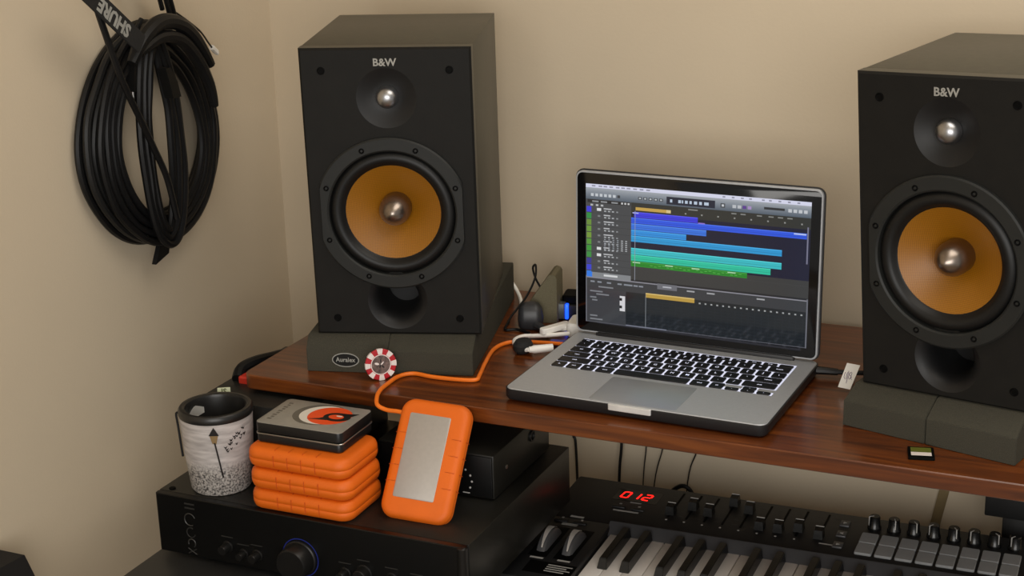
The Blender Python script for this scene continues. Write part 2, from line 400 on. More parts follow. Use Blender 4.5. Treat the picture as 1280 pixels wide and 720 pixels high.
    part('phase_plug', lathe(B(), [(19, -30), (19, -13), (18.3, -9), (16.2, -4), (12.8, 1), (8.5, 5), (4.5, 7.6), (1.8, 8.6), (0, 8.8)], 36, F(cx, zw)), PLUGM, t, label='bullet shaped grey metal plug')
    part('port', lathe(B(), [(37, 0), (33, -1.8), (28.5, -6), (24.5, -13), (22, -24), (21, -60), (0, -60)], 40, F(cx, zp)), PORTM, t, label='flared bass port')
    for x, z in ((26, H_ * 0.925), (W_ - 26, H_ * 0.925), (26, 21), (W_ - 26, 21)):
        part('grille_socket', lathe(B(), [(4.8, 0), (4.7, 0.6), (3.8, 0.7), (3.4, 0.25), (0, 0.25)], 14, F(x, z)), SCREW, t)
    bd = part('badge', text(B(), 'B&W', 12.5, T(cx, -0.3, H_ - 17.5) @ RX(90), 0.25, 0.25), BADGE, t, label='small silver letters')
    return t
SPL = speaker((-262.3, 22.3, 45), 18.1, -1.7, 0, 204, 238, 355, 'black loudspeaker with gold cone standing between the wall cables and the laptop')
SPR = speaker((397.6, 87.5, 43), -15.65, -2.45, 2.33, 200, 235, 349, 'black loudspeaker with gold cone standing behind the small memory card')

# ------------------------------------------------------------------ foam isolation pads
def pad(ox, oy, yaw, x0, x1, za0, za1, zb0, zb1, ya, yb, L, label, group, hf=29, logo=False):
    """front edge at y=0 of a frame at (ox, oy); speaker front rests behind y=ya (at x0) and y=yb (at x1); heights za (at x0) and zb (at x1) there and at L"""
    t = thing('foam_pad', label, 'foam pad', (ox, oy, 0), yaw, group=group)
    bm = B()
    A = [(x0, 0, 0.3), (x0, 0, hf), (x0, ya, za0), (x0, L, za1), (x0, L, 0.3)]
    Bq = [(x1, 0, 0.3), (x1, 0, hf), (x1, yb, zb0), (x1, L, zb1), (x1, L, 0.3)]
    a = [bm.verts.new(p) for p in A]; b = [bm.verts.new(p) for p in Bq]
    for i in range(5): bm.faces.new((a[i], a[(i + 1) % 5], b[(i + 1) % 5], b[i]))
    bm.faces.new(a); bm.faces.new(b)
    bmesh.ops.bevel(bm, geom=list(bm.edges), offset=0.6, segments=2, affect='EDGES', clamp_overlap=True)
    part('foam_block', bm, FOAM, t, sharp=50)
    if logo:
        m = T((x0 + x1) / 2 - 2, -0.1, hf * 0.56) @ RX(90)
        el = lambda a_, b_, z, t_: prism(B(), [(a_ * cos(2 * pi * i / 40), b_ * sin(2 * pi * i / 40)) for i in range(40)], z, z + t_, lambda p, q, r_: (p, q, r_))
        lg = part('logo', xf(el(17.2, 9.2, 0, 0.25), m), FOAMPRINT, t, label='oval printed logo')
        part('logo_field', xf(el(15.9, 8.0, 0.25, 0.2), m), FOAMINK, lg)
        part('logo_letters', text(B(), 'Auralex', 8.2, m @ T(0, 0.2, 0.6), 0.15, 0.12, 0.93), FOAMPRINT, lg)
    return t
tl = tan(RAD(1.7)); L_ = 312
pad(-271, 5.5, 14.8, 0, 103, 44.2, 44.2 + tl * (L_ - 19), 44.2, 44.2 + tl * (L_ - 19), 12.2, 18.2, L_, 'charcoal foam block with oval logo under the speaker near the wall cables', 'foam pads under the speakers', logo=True)
pad(-271, 5.5, 14.8, 103.4, 209, 44.2, 44.2 + tl * (L_ - 19), 44.2, 44.2 + tl * (L_ - 19), 18.3, 24.4, L_, 'charcoal foam block behind the poker chip, without logo, nearest the laptop', 'foam pads under the speakers')
tr, rr_ = tan(RAD(2.45)), tan(RAD(2.33))
pad(383, 62, -14.5, 0, 96, 41.7, 41.7 + tr * 270, 41.7 + 96 * rr_, 41.7 + 96 * rr_ + tr * 270, 27.3, 25.6, 292, 'charcoal foam block beside the white cable tag, under the speaker', 'foam pads under the speakers')
pad(383, 62, -14.5, 97, 196, 41.7 + 96 * rr_, 41.7 + 96 * rr_ + tr * 270, 41.7 + 196 * rr_, 41.7 + 196 * rr_ + tr * 270, 25.6, 23.4, 292, 'charcoal foam block behind the memory card, farther from the laptop', 'foam pads under the speakers', hf=30)
# loose wedge of the same foam behind the laptop; its paler colour paints in the light on it
wb = B(); prism(wb, [(-44, 0.3), (4, 0.3), (4, 62), (2, 66), (-3, 68), (-7, 66), (-38, 22)], -22, 22, lambda p, q, a: (p, a, q))
solo('foam_wedge', xf(wb, T(-58, 300, 0) @ RZ(12)), M('lit_olive_foam', (112, 106, 86), 1.0, var=0.12, scale=700, bump=0.8, bscale=900, spec=0.1), 'grey foam wedge standing on the desk beside the small hub with blue light', 'foam wedge')

# ------------------------------------------------------------------ laptop
LT = thing('laptop', 'open silver laptop with backlit keys and music software on its screen', 'laptop', (0, 0, 0), -1.5)
part('bottom_case', rprism(B(), 157, 109.5, 317.5, 222.5, 12, [(6, 1.2), (2, 2.2), (0, 5.5), (0, 14.6), (0.8, 15.0)]), CASEM, LT, label='dark protective shell')
deck = part('base', rprism(B(), 157, 109.5, 314, 219, 10, [(1.2, 4), (0, 6), (0, 15.2), (0.7, 16)], 6), ALU, LT, label='silver aluminium palm rest')
part('thumb_notch', rprism(B(), 157, -1.2, 52, 4.5, 2, [(0.6, 8.5), (0, 9.2), (0, 15.2), (0.6, 15.7)]), M('polished_notch', (225, 225, 224), 0.35, 0.25), LT, label='bright metal opening notch')
part('trackpad', rprism(B(), 157, 42, 105, 76, 3, [(0, 15.9), (0, 16.15), (0.4, 16.25)]), ALUPAD, LT)
part('backlight', box(B(), 19.5, 294.5, 88, 193, 15.9, 16.15), GLOW, LT, label='white glow between the keys')
for k in range(8): part('rubber_foot', lathe(B(), [(7, 0.1), (7, 2.0)], 12, T(30 + 254 * (k % 2), 24 + 170 * ((k // 2) % 2), 0), True, True), RUBBER, LT) if k < 4 else None
kmesh = {}
def keycap(wk, hk):
    q = (round(wk, 1), round(hk, 1))
    if q not in kmesh:
        me = mesh('key', rprism(B(), 0, 0, wk, hk, 1.6, [(0, 0), (0, 0.9), (0.35, 1.2)], 2)); me.materials.append(KEYM); kmesh[q] = me
    return kmesh[q]
P_ = 19.0; G = 3.0
rows = [  # (y centre, height, list of (label, width in units))
    (184.6, 8.4, [('esc', 1.04)] + [('F%d' % i, 1.035) for i in range(1, 13)] + [('', 1.04)]),
    (171.3, 16, [(c, 1) for c in '`1234567890-='] + [('delete', 1.5)]),
    (152.3, 16, [('tab', 1.5)] + [(c, 1) for c in 'QWERTYUIOP[]\\']),
    (133.3, 16, [('caps', 1.75)] + [(c, 1) for c in "ASDFGHJKL;'"] + [('return', 1.75)]),
    (114.3, 16, [('shift', 2.25)] + [(c, 1) for c in 'ZXCVBNM,./'] + [('shift', 2.25)]),
    (95.3, 16, [('fn', 1), ('ctrl', 1), ('alt', 1), ('cmd', 1.25), (' ', 5), ('cmd', 1.25), ('alt', 1)]),
]
legend = B()
for y, h, ks in rows:
    x = 20.0
    for s, wu in ks:
        wk = wu * P_ - G
        o = part('key', keycap(wk, h), None, deck, (x + wk / 2, y, 16.2))
        if s.strip():
            text(legend, s, 6.4 if len(s) == 1 else 3.6, T(x + wk / 2, y - 0.3, 17.45), 0.02, 0.06)
        x += wu * P_
for (i, dy) in ((0, -4.2), (1, -4.2), (1, 4.2), (2, -4.2)):          # arrow keys
    o = part('key', keycap(16.0, 7.4), None, deck, (20 + 11.5 * P_ + 8 + i * P_, 95.3 + dy, 16.2))
    text(legend, '.', 7, T(20 + 11.5 * P_ + 8 + i * P_, 95.3 + dy + 1.5, 17.45), 0.02, 0.1)
for i in (0, 2): part('deck_filler', box(B(), 20 + 11.5 * P_ + i * P_ - 1.5 + (0 if i else -1.5), 20 + 11.5 * P_ + i * P_ + 17.5 + (1 if i else 0), 96.2, 105.0, 15.9, 16.3), ALU, LT)
part('key_legends', legend, GLOWD, deck, label='glowing white key letters')

# lid: frame at the hinge, local x to the right, local y up the lid, local z towards the viewer
LID = T(157, 211, 16) @ RX(88.2)
def lp(name, bm, mat, parent, label=None): return part(name, xf(bm, LID), mat, parent, label=label)
lid = lp('lid', rprism(B(), 0, 107.5, 314, 209, 9, [(1, -5.5), (0, -4.6), (0, -0.6), (0.6, 0)], 6), ALU, LT, 'silver aluminium screen lid')
lp('lid_case', rprism(B(), 0, 107.5, 317, 212, 10.5, [(2, -8), (0, -6.6), (0, -4.0)], 6), CASEM, lid, 'dark protective shell')
lp('bezel', rprism(B(), 0, 107.5, 309.5, 204.5, 7, [(0, -0.2), (0, 0.35), (0.3, 0.5)], 6), GLASSB, lid, 'black glass screen bezel')
lp('hinge', box(B(), -128, 128, -3, 5, -5, 2.5, 2), CASEM, LT)
for k in (-1, 1): lp('hinge_end', box(B(), 128 * k - 1, 128 * k + 1, -2, 4, -4, 1.6), BLKMET, LT)

# what the screen shows: flat coloured patches, u to the right and v down, both 0..1
SC = []
def q(u0, v0, u1, v1, c, lift=0): SC.append((u0, v0, u1, v1, c, lift))
q(0, 0, 1, 1, (34, 37, 42))
for i in range(12): q(0, .026 + .0068 * i, 1, .026 + .0068 * (i + 1), (168 - 7 * i, 174 - 6.5 * i, 182 - 6 * i), 1)
q(0, 0, 1, .026, (226, 228, 250), 1)
for k, x in enumerate([.028, .06, .083, .11, .14, .165, .19, .22, .25, .28]): q(x, .008, x + .017, .018, (150, 152, 172), 2)
for x in (.62, .66, .70, .735, .79, .82, .86, .90, .94): q(x, .008, x + .012, .018, (150, 152, 172), 2)
for k in range(7): q(.024 + k * .0205, .066, .037 + k * .0205, .086, (206, 212, 218) if k != 6 else (60, 64, 70), 2)
for k in range(5): q(.243 + k * .024, .064, .260 + k * .024, .084, (66, 72, 78), 2); q(.247 + k * .024, .069, .256 + k * .024, .079, (196, 202, 208), 3)
q(.372, .045, .588, .098, (34, 40, 58), 2)
for x, w_ in ((.388, .010), (.425, .012), (.441, .006), (.455, .012), (.475, .010), (.495, .014), (.518, .012), (.540, .02)): q(x, .062, x + w_, .083, (196, 212, 232), 3)
q(.612, .058, .632, .088, (70, 76, 82), 2); q(.617, .065, .627, .08, (210, 214, 220), 3)
for k in range(4): q(.664 + k * .022, .062, .680 + k * .022, .084, [(196, 200, 206), (196, 200, 206), (98, 66, 150), (176, 150, 206)][k], 2)
q(.80, .058, .888, .074, (48, 52, 56), 2)
for k in range(4): q(.903 + k * .022, .058, .918 + k * .022, .080, (206, 210, 216), 2)
# track header column
q(0, .108, .212, .675, (72, 75, 79), 1); q(.008, .110, .208, .133, (38, 40, 44), 2)
for x in (.03, .07, .12): q(x, .117, x + .03, .127, (150, 154, 158), 3)
for x in (.165, .18, .195): q(x, .115, x + .009, .128, (206, 208, 210), 3)
for x in (.022, .047, .07): q(x, .142, x + .012, .155, (190, 192, 194), 3)
chips = [(64, 64, 226), (44, 150, 70), (110, 150, 60), (110, 160, 60), (120, 160, 60), (90, 160, 60), (60, 160, 60), (60, 150, 70), (60, 60, 150), (60, 70, 220), (50, 130, 240)]
for k in range(11):
    v = .160 + k * .0465
    q(.004, v, .026, v + .040, chips[k], 2); q(.0, v + .0435, .212, v + .0455, (52, 54, 58), 2)
    if k in (0, 6, 7): q(.052, v + .008, .072, v + .028, (232, 234, 236), 2)
    else: q(.056, v + .012, .068, v + .024, (130, 134, 138), 2)
    q(.084, v + .006, .084 + random.uniform(.025, .06), v + .014, (196, 198, 202), 2)
    for j in range(3): q(.086 + j * .018, v + .022, .096 + j * .018, v + .031, (176, 180, 184), 2)
    q(.143, v + .022, .151, v + .031, (150, 154, 158), 2)
for j in range(6):
    for i in range(4): q(.086 + i * .02, .385 + j * .014, .094 + i * .02, .392 + j * .014, (150, 156, 164), 3)
    q(.165, .385 + j * .014, .175, .392 + j * .014, (178, 182, 186), 3); q(.185, .385 + j * .014, .194, .392 + j * .014, (178, 182, 186), 3)
q(.004, .632, .212, .668, (136, 140, 144), 3); q(.085, .642, .15, .656, (222, 224, 226), 4); q(.004, .632, .03, .668, (50, 130, 240), 4)
# ruler and arrangement
q(.212, .108, 1, .185, (50, 52, 50), 1); q(.212, .185, 1, .535, (24, 27, 52), 1); q(.212, .535, 1, .655, (60, 61, 62), 1)
q(.232, .138, .380, .160, (206, 168, 84), 2); q(.372, .138, .392, .160, (226, 204, 150), 3)
for k in range(8): q(.455 + k * .072, .148, .462 + k * .072, .158, (150, 152, 150), 2)
for x in (.47, .49, .66, .70, .77, .82, .86, .90): q(x, .118, x + .022, .126, (140, 142, 140), 2)
regs = [(.225, .172, .513, .210, (62, 62, 232)), (.212, .213, .985, .252, (48, 92, 236)), (.212, .255, .552, .296, (58, 120, 232)),
        (.212, .299, .463, .338, (48, 150, 232)), (.212, .341, .882, .384, (44, 158, 222)),
        (.212, .429, .882, .474, (58, 196, 206)), (.212, .477, .836, .520, (42, 202, 166)), (.212, .523, .735, .560, (38, 142, 44))]
for (a, b, c, d, col) in regs:
    q(a, b, c, d, col, 2)
    q(a, b, c, b + .006, tuple(min(255, v + 30) for v in col), 3); q(a, (b + d) / 2 + .004, c, (b + d) / 2 + .006, tuple(v * .72 for v in col), 3)
q(.218, .176, .246, .183, (190, 196, 255), 4); q(.515, .206, .545, .214, (150, 120, 220), 4); q(.93, .216, .982, .226, (190, 206, 255), 4)
for x in (.22, .37, .49, .65): q(x, .528, x + .035, .535, (190, 226, 190), 4)
for k in range(22): q(.30 + k * .019, .541 + .006 * sin(k * 1.7), .312 + k * .019, .545 + .006 * sin(k * 1.7), (96, 190, 84), 4)
q(.229, .165, .2315, .66, (150, 156, 170), 5); q(.986, .17, .992, .42, (126, 126, 150), 3); q(.216, .57, 1, .573, (66, 67, 68), 3)
# lower editor
q(0, .668, 1, .676, (142, 142, 152), 3); q(0, .676, 1, .75, (58, 61, 66), 2); q(0, .75, .19, 1, (62, 65, 70), 2); q(.19, .75, 1, 1, (30, 36, 41), 2)
q(.335, .664, .425, .705, (112, 114, 122), 4); q(.36, .68, .40, .69, (186, 188, 196), 5)
for x in (.022, .055, .1, .15, .18, .2, .225, .25): q(x, .695, x + .02, .706, (140, 146, 156), 4)
for x in (.47, .56, .78): q(x, .69, x + .035, .70, (170, 172, 176), 4)
for (x, y, w_) in ((.06, .73, .07), (.02, .765, .06), (.05, .785, .06), (.02, .81, .03), (.03, .83, .025), (.02, .945, .035), (.02, .97, .06)): q(x, y, x + w_, y + .01, (130, 134, 140), 3)
q(.161, .785, .186, .895, (226, 226, 230), 4)
for k in range(2): q(.161, .80 + k * .055, .172, .82 + k * .055, (24, 24, 28), 5)
q(.282, .742, .505, .775, (196, 160, 72), 4); q(.282, .742, .505, .75, (226, 196, 120), 5); q(.281, .75, .284, 1, (128, 134, 140), 4)
for k in range(18): q(.525 + k * .0262, .768, .533 + k * .0262, .778, (168, 172, 174), 4)
for k in range(9): q(.19, .80 + k * .022, 1, .802 + k * .022, (38, 45, 51), 3)
for k in range(24): q(.30 + k * .0296, .79, .3015 + k * .0296, 1, (38, 45, 51), 3)
q(.19, .99, .38, .998, (120, 124, 140), 4); q(0, .994, 1, 1, (86, 88, 96), 3); q(.994, .66, 1, 1, (110, 112, 122), 4); q(0, .66, .004, 1, (120, 122, 132), 4)
sb = B(); cl = sb.loops.layers.float_color.new('Col')
for (u0, v0, u1, v1, c, lift) in SC:
    z = 0.55 + 0.012 * lift
    X = lambda a: -143.25 + 286.5 * a
    Yv = lambda b: 17.2 + 179 * (1 - b)
    fv = [sb.verts.new((X(a), Yv(b), z)) for a, b in ((u0, v1), (u1, v1), (u1, v0), (u0, v0))]
    fc = sb.faces.new(fv); lc = lin([max(0, min(255, k)) for k in c])
    for l in fc.loops: l[cl] = (*lc, 1)
xf(sb, LID)
for v in sb.verts: v.co *= MM
sm = bpy.data.meshes.new('screen'); sb.to_mesh(sm); sb.free(); sm.materials.append(SCREENM)
so = bpy.data.objects.new('screen', sm); COL.objects.link(so); so.parent = lid; so['label'] = 'lit screen with coloured music tracks'

# ------------------------------------------------------------------ amplifier
AX0, AX1, AY0, AY1, AZ0, AZ1 = -392, 22, -161, 141, -193, -112
AM = thing('amplifier', 'wide black amplifier with round knobs under the mug and orange drives', 'amplifier', (-185, -10, AZ0))
def ap(name, bm, mat, label=None, parent=None): return part(name, xf(bm, T(185, 10, -AZ0)), mat, parent or AM, label=label)
ap('cover', box(B(), AX0, AX1, AY0 + 9, AY1, AZ0 + 6, AZ1, 1.0), AMPTOP)
ap('front_panel', rprism(B(), (AX0 + AX1) / 2, AY0 + 4, AX1 - AX0, 9, 3, [(0.8, AZ0 + 5), (0, AZ0 + 6), (0, AZ1 - 1), (0.8, AZ1)]), AMPM)
ap('end_cap', rprism(B(), AX1 - 5, AY0 + 3, 11, 14, 5, [(0, AZ0 + 5), (0, AZ1 - 1.5), (1.2, AZ1 - 0.5)]), KNOBM)
for k in range(4): ap('foot', lathe(B(), [(14, 0.2), (14, 5.8)], 16, T(AX0 + 40 + (AX1 - AX0 - 80) * (k % 2), AY0 + 50 + 190 * (k // 2), AZ0), True, True), RUBBER)
for x, z, rad, ln in ((-292.6, -166, 6, 14), (-270.6, -171.5, 5, 12), (-251.6, -170, 6, 14), (-132.7, -170.7, 6, 14), (-108, -166, 9, 14), (-72, -166, 6, 14), (-40, -168, 6, 14)):
    kb = ap('knob', lathe(B(), [(rad + 1.5, 0), (rad + 1.5, 1.5), (rad, 2), (rad * 0.94, ln - 1), (rad * 0.85, ln), (0, ln)], 24, T(x, AY0, z) @ RX(90)), KNOBM)
    ap('knob_label', box(B(), x - 8, x + 8, AY0 - 0.7, AY0 - 0.2, z + rad + 6, z + rad + 7.2), ENGR)
vk = ap('volume_knob', lathe(B(), [(22, 0), (22, 4), (20.5, 5), (19.5, 22), (18, 24), (0, 24)], 40, T(-191.8, AY0, -162) @ RX(90)), KNOBM)
ap('light_ring', lathe(B(), [(24.2, -0.2), (24.2, 0.7), (23.0, 0.7), (23.0, -0.2)], 48, T(-191.8, AY0, -162) @ RX(90)), M('dim_blue_ring', (30, 40, 110), 0.3, emit=(40, 60, 200), estr=0.04), 'faint blue ring')
# large faint upright marking on the front
e1 = B()
for zz in (-120.5, -126): box(e1, -350, -336, AY0 - 0.8, AY0 - 0.2, zz, zz + 2)
for zc, ro, a0, a1 in ((-140, 7.5, 20, 300), (-157, 6.0, 60, 340), (-171, 5.0, -60, 200)):
    pts = [(-344 + ro * cos(RAD(a0 + (a1 - a0) * i / 16)), AY0 - 0.4, zc + ro * 1.05 * sin(RAD(a0 + (a1 - a0) * i / 16))) for i in range(17)]
    tube(e1, pts, 0.8, 5, smooth=False)
tube(e1, [(-350, AY0 - 0.4, -178), (-338, AY0 - 0.4, -185)], 0.8, 5, smooth=False); tube(e1, [(-338, AY0 - 0.4, -178), (-350, AY0 - 0.4, -185)], 0.8, 5, smooth=False)
ap('front_marking', e1, ENGR, 'faint grey raised marking')
ap('top_screw', lathe(B(), [(4, 0), (4, 1.2), (0, 1.4)], 12, T(-378, -145, AZ1)), SCREW)

# small black device on the amplifier, behind the leaning drive
DV = thing('headphone_amplifier', 'small black box device on amplifier behind the leaning orange drive', 'audio device', (-100, 50, AZ1))
def vp(name, bm, mat, label=None): return part(name, xf(bm, T(100, -50, -AZ1)), mat, DV, label=label)
vp('case', box(B(), -150, 2, -40, 125, AZ1 + 2, -55, 2), AMPTOP)
vp('front_plate', box(B(), -148, 0, -42, -39, AZ1 + 4, -57, 1), AMPM)
for k in range(4): vp('foot', lathe(B(), [(6, 0.2), (6, 2.4)], 12, T(-138 + 128 * (k % 2), -28 + 135 * (k // 2), AZ1), True, True), RUBBER)
for x, z in ((-33.6, -76), (-27.6, -82.5), (-25.8, -90), (-28.3, -98)): vp('indicator', lathe(B(), [(1.3, 0), (1.3, 0.6), (0, 0.9)], 8, T(x, -42, z) @ RX(90)), PRINTL)
vp('print_mark', box(B(), -38, -29, -42.4, -42, -105.6, -104.4), PRINTL)
vp('side_screw', lathe(B(), [(2.6, 0), (2.6, 0.8), (0, 1)], 10, T(2, -5, -82) @ RY(90)), SILVER)
vp('side_jack', lathe(B(), [(7, 0), (7, 2), (5, 2), (4.5, -2), (0, -2)], 16, T(2, 70, -72) @ RY(90)), RUBBER)

# ------------------------------------------------------------------ box behind the mug with label and red switch
PB = thing('power_box', 'black box with pale label and red plug on amplifier behind the mug', 'power box', (-305, 60, AZ1))
def pp(name, bm, mat, label=None): return part(name, xf(bm, T(305, -60, -AZ1)), mat, PB, label=label)
pcb = B(); box(pcb, -388, -235, -64, 138, AZ1 + 0.3, -25, 2); box(pcb, -388, -375, -98, -62, AZ1 + 0.3, -25, 2)
pp('case', pcb, M('power_box_black', (30, 30, 28), 0.45, var=0.1))
LBM = T(-362, -46, -20.6) @ RZ(30) @ RX(78)
pp('label_plate', xf(box(B(), -8, 8, -5, 5, -0.6, 0.6, 0.4), LBM), LABELG, 'pale green label')
pp('label_letters', text(B(), 'IS', 9.5, LBM @ T(0, 0, 0.7), 0.15, 0.3), M('olive_print', (110, 118, 84), 0.6))
pp('plug', xf(rprism(B(), 0, 0, 24, 18, 5, [(1, 0), (0, 1), (0, 8), (2, 10)]), T(-358, 4, -26)), REDP, 'red plug')
pp('cable_lump', tube(B(), [(-372, 0, -22), (-376, 16, -14), (-370, 40, -12), (-365, 70, -16), (-366, 100, -22)], 8, 10), BCABLE)

# ------------------------------------------------------------------ mug
MG = thing('mug', 'straight insulated mug printed with a grey street lamp scene beside orange drives', 'mug', (-328, -113, AZ1))
H_ = 104; Rb, Rt = 36.5, 44.0
part('body', lathe(B(), [(Rb - 5, 0.4), (Rb - 1.5, 0.8), (Rb, 3), (Rb + 4.5, 45), (Rt - 0.5, 94), (Rt - 0.5, 95)], 64, None, True), MUGP, MG, label='grey printed mug wall')
part('rim', lathe(B(), [(Rt - 0.3, 94), (Rt + 0.4, 96), (Rt + 0.3, 101), (Rt - 1.5, 103.6), (Rt - 5, 104), (Rt - 7.5, 102.5), (Rt - 8.5, 99), (Rt - 10.5, 60), (Rt - 11.5, 20), (0, 18)], 64), M('mug_black_rim', (30, 29, 28), 0.35), MG, label='black rim and lining')
def on_mug(a, z, off=0.35):
    rad = Rb + (Rt - 0.5 - Rb) * z / 95 + 1.2 * sin(pi * z / 95) + off
    return (rad * cos(RAD(a)), rad * sin(RAD(a)), z)
lpst = B(); tube(lpst, [on_mug(-60 + 9 * k / 8, 72 - 46 * k / 8) for k in range(9)], 0.95, 6)
part('lamp_post', lpst, TBK, MG, label='printed black lamp post')
def patch(pts, off=0.4):
    bm = B(); c = bm.verts.new(on_mug(sum(p[0] for p in pts) / len(pts), sum(p[1] for p in pts) / len(pts), off)); v = [bm.verts.new(on_mug(a, z, off)) for a, z in pts]
    for i in range(len(v)): bm.faces.new((c, v[i], v[(i + 1) % len(v)]))
    return bm
part('lantern', patch([(-63.5, 71), (-57.5, 70), (-54, 80.5), (-67, 81)]), M('lantern_tan', (128, 104, 66), 0.5), MG, label='printed tan lantern')
part('lantern_cap', patch([(-68.5, 81), (-52.5, 80.5), (-57, 87.5), (-60, 91.5), (-63, 88)], 0.6), TBK, MG)
for k in range(22):
    a = random.uniform(-45, -8); z = 60 + (a + 45) * 0.6 + random.uniform(-7, 9); s_ = random.uniform(2.2, 3.6)
    part('bird_print', patch([(a - s_, z + 1.5), (a, z - 0.2), (a + s_, z + 1.8), (a + 0.9, z - 1.6), (a - 0.9, z - 1.3)], 0.3), TBK, MG)
part('strap', tube(B(), [(-33.5, -24.5, 97), (-37.3, -27.3, 97.5), (-36.6, -26.8, 80), (-34.8, -25.5, 42)], 1.4, 6, 4), BCABLE, MG, label='thin black strap')
nb = B(); ra_ = [[nb.verts.new(((Rt - 10.6) * cos(RAD(a)), (Rt - 10.6) * sin(RAD(a)), z)) for z in (80 + abs(a - 172) * 0.15, 96 - abs(a - 172) * 0.25)] for a in range(150, 196, 5)]
for p_, q_ in zip(ra_, ra_[1:]): nb.faces.new((p_[0], q_[0], q_[1], p_[1]))
bmesh.ops.solidify(nb, geom=list(nb.faces), thickness=0.6)
part('lining_reflection', nb, WHITEP, MG)  # white patch paints a light reflection on the inner mug wall

# ------------------------------------------------------------------ orange drives (long side along x; lying flat, base at z = 0)
def make_drive(label, loc=None, rz=0, mat=None, w_=136, d_=88, t_=25.0, group='orange rubber clad portable drives', plate=(0, 0, 0.70, 0.46), port=False):
    t = thing('portable_drive', label, 'hard drive', loc, rz, group, mat)
    e = t_ / 2
    rings = [(8.5, 0), (4.5, 0.8), (1.8, 3.2), (0.3, 7.5), (0, e - 0.6), (0.7, e), (0, e + 0.6), (0.3, t_ - 7.5), (1.8, t_ - 3.2), (4.5, t_ - 0.8), (8.5, t_)]
    bm = rprism(B(), 0, 0, w_, d_, 17, rings, 7)
    sl = part('rubber_sleeve', bm, ORANGE, t, sharp=60, label='orange rubber sleeve')
    for k in range(4):          # shallow joints between the ribs of the sleeve
        x = -w_ * 0.2 + k * w_ * 0.135
        for s in (-1, 1):
            part('groove', box(B(), x - 0.35, x + 0.35, s * (d_ / 2 + 0.12) - 0.35, s * (d_ / 2 + 0.12) + 0.15, 5.5, t_ - 5.5), GROOVE, sl)
            part('groove', box(B(), x - 0.35, x + 0.35, min(s * (d_ / 2 - 16), s * (d_ / 2 - 4.6)), max(s * (d_ / 2 - 16), s * (d_ / 2 - 4.6)), t_ - 0.75, t_ - 0.0), GROOVE, sl)
    part('cover_plate', rprism(B(), plate[0], plate[1], w_ * plate[2], d_ * plate[3], 2, [(0, t_ - 1), (0, t_ + 0.35), (0.4, t_ + 0.6)], 3), PLATE, t, label='silver aluminium plate')
    if port: part('cable_port', box(B(), -w_ / 2 + 18, -w_ / 2 + 32, -d_ / 2 - 0.1, -d_ / 2 + 6, e - 4, e + 4, 1), SCREW, t)
    return t
GROOVE = M('orange_rubber_groove', (196, 78, 4), 0.7, var=0.05)
ZS = AZ1
make_drive('orange portable drive lying at the bottom of the stack of three', (-193, -114, ZS + 0.2), 0.5)
make_drive('orange portable drive lying in the middle of the stack of three', (-193, -114, ZS + 25.9), 1.0)
make_drive('orange portable drive on top of the stack, under the metal tin', (-195, -113, ZS + 51.6), 0.0)
# leaning drive: frame whose local x runs up the drive, local z out of its face
lean, yaw, rol = RAD(33.5), RAD(4), RAD(2)
Xh = Vector((cos(yaw), sin(yaw), 0)); Yh = Vector((-sin(yaw), cos(yaw), 0)); Zl = Vector((0, 0, 1)) * cos(lean) + Yh * sin(lean)
Xr = Xh * cos(rol) - Zl * sin(rol); Zr = Zl * cos(rol) + Xh * sin(rol); Nr = Zr.cross(Xr)      # Nr points away from the viewer
wD, hD, tD = 88, 141, 21
base = Vector((-62.5, -127.5, ZS + 4.0)) + Zr * (hD / 2) + Nr * tD
ax, ay, az = -Zr, Xr, -Nr          # drive axes: x down the face, y to the right, z towards the viewer
mt = Matrix(((ax.x, ay.x, az.x, base.x), (ax.y, ay.y, az.y, base.y), (ax.z, ay.z, az.z, base.z), (0, 0, 0, 1)))
make_drive('orange portable drive leaning upright against the desk edge, cable plugged in', mat=mt, w_=hD, d_=wD, t_=tD, plate=(-3, -3.5, 0.70, 0.58), port=True)

# ------------------------------------------------------------------ tin
TN = thing('metal_tin', 'flat silver and black tin with orange swirl emblem on the orange drives', 'tin', (-200, -99, ZS + 77.4), 0.8)
part('tin_base', rprism(B(), 0, 0, 113, 77, 6, [(1, 0), (0, 1), (0, 9.5), (0.3, 10)], 5), TINBLK, TN)
part('tin_edge', rprism(B(), 0, 0, 115, 79, 6.5, [(0.4, 9.6), (0, 10), (0, 11), (0.4, 11.4)], 5), SILVER, TN, label='thin bright rim')
part('tin_gap', rprism(B(), 0, 0, 110, 74, 5, [(0, 11.4), (0, 13)], 5), SCREW, TN)
ld_ = part('tin_lid', rprism(B(), 0, 0, 114, 78, 6.5, [(0.3, 12.8), (0, 13.2), (0, 23), (0.5, 24.2)], 5), TINBLK, TN)
part('lid_face', rprism(B(), 0, 0, 113.2, 77.2, 6, [(0, 24.0), (0, 24.5), (1.6, 25.1)], 5), TINTOP, ld_, label='silver printed top')
def ell(cx, cy, a, b, z, n=40): return prism(B(), [(cx + a * cos(2 * pi * i / n), cy + b * sin(2 * pi * i / n)) for i in range(n)], z, z + 0.12, lambda p, q_, r_: (p, q_, r_))
em = part('emblem', ell(6, 4, 33, 31, 25.1), TGR, ld_, label='round orange, white and black emblem')
part('white_disc', ell(11, 4, 29.5, 27.5, 25.2), TWH, em); part('orange_disc', ell(19, 4, 26.5, 26, 25.3), TOR, em)
fl = lambda p, q_, r_: (p, q_, r_)
sw = ell(29, 3, 17, 12.5, 25.4); prism(sw, [(-3, -12), (12, -10), (22, -9), (14, -1), (10, -6)], 25.4, 25.55, fl); prism(sw, [(40, 2), (45, 10), (50, 19), (38, 16), (27, 15)], 25.4, 25.55, fl)
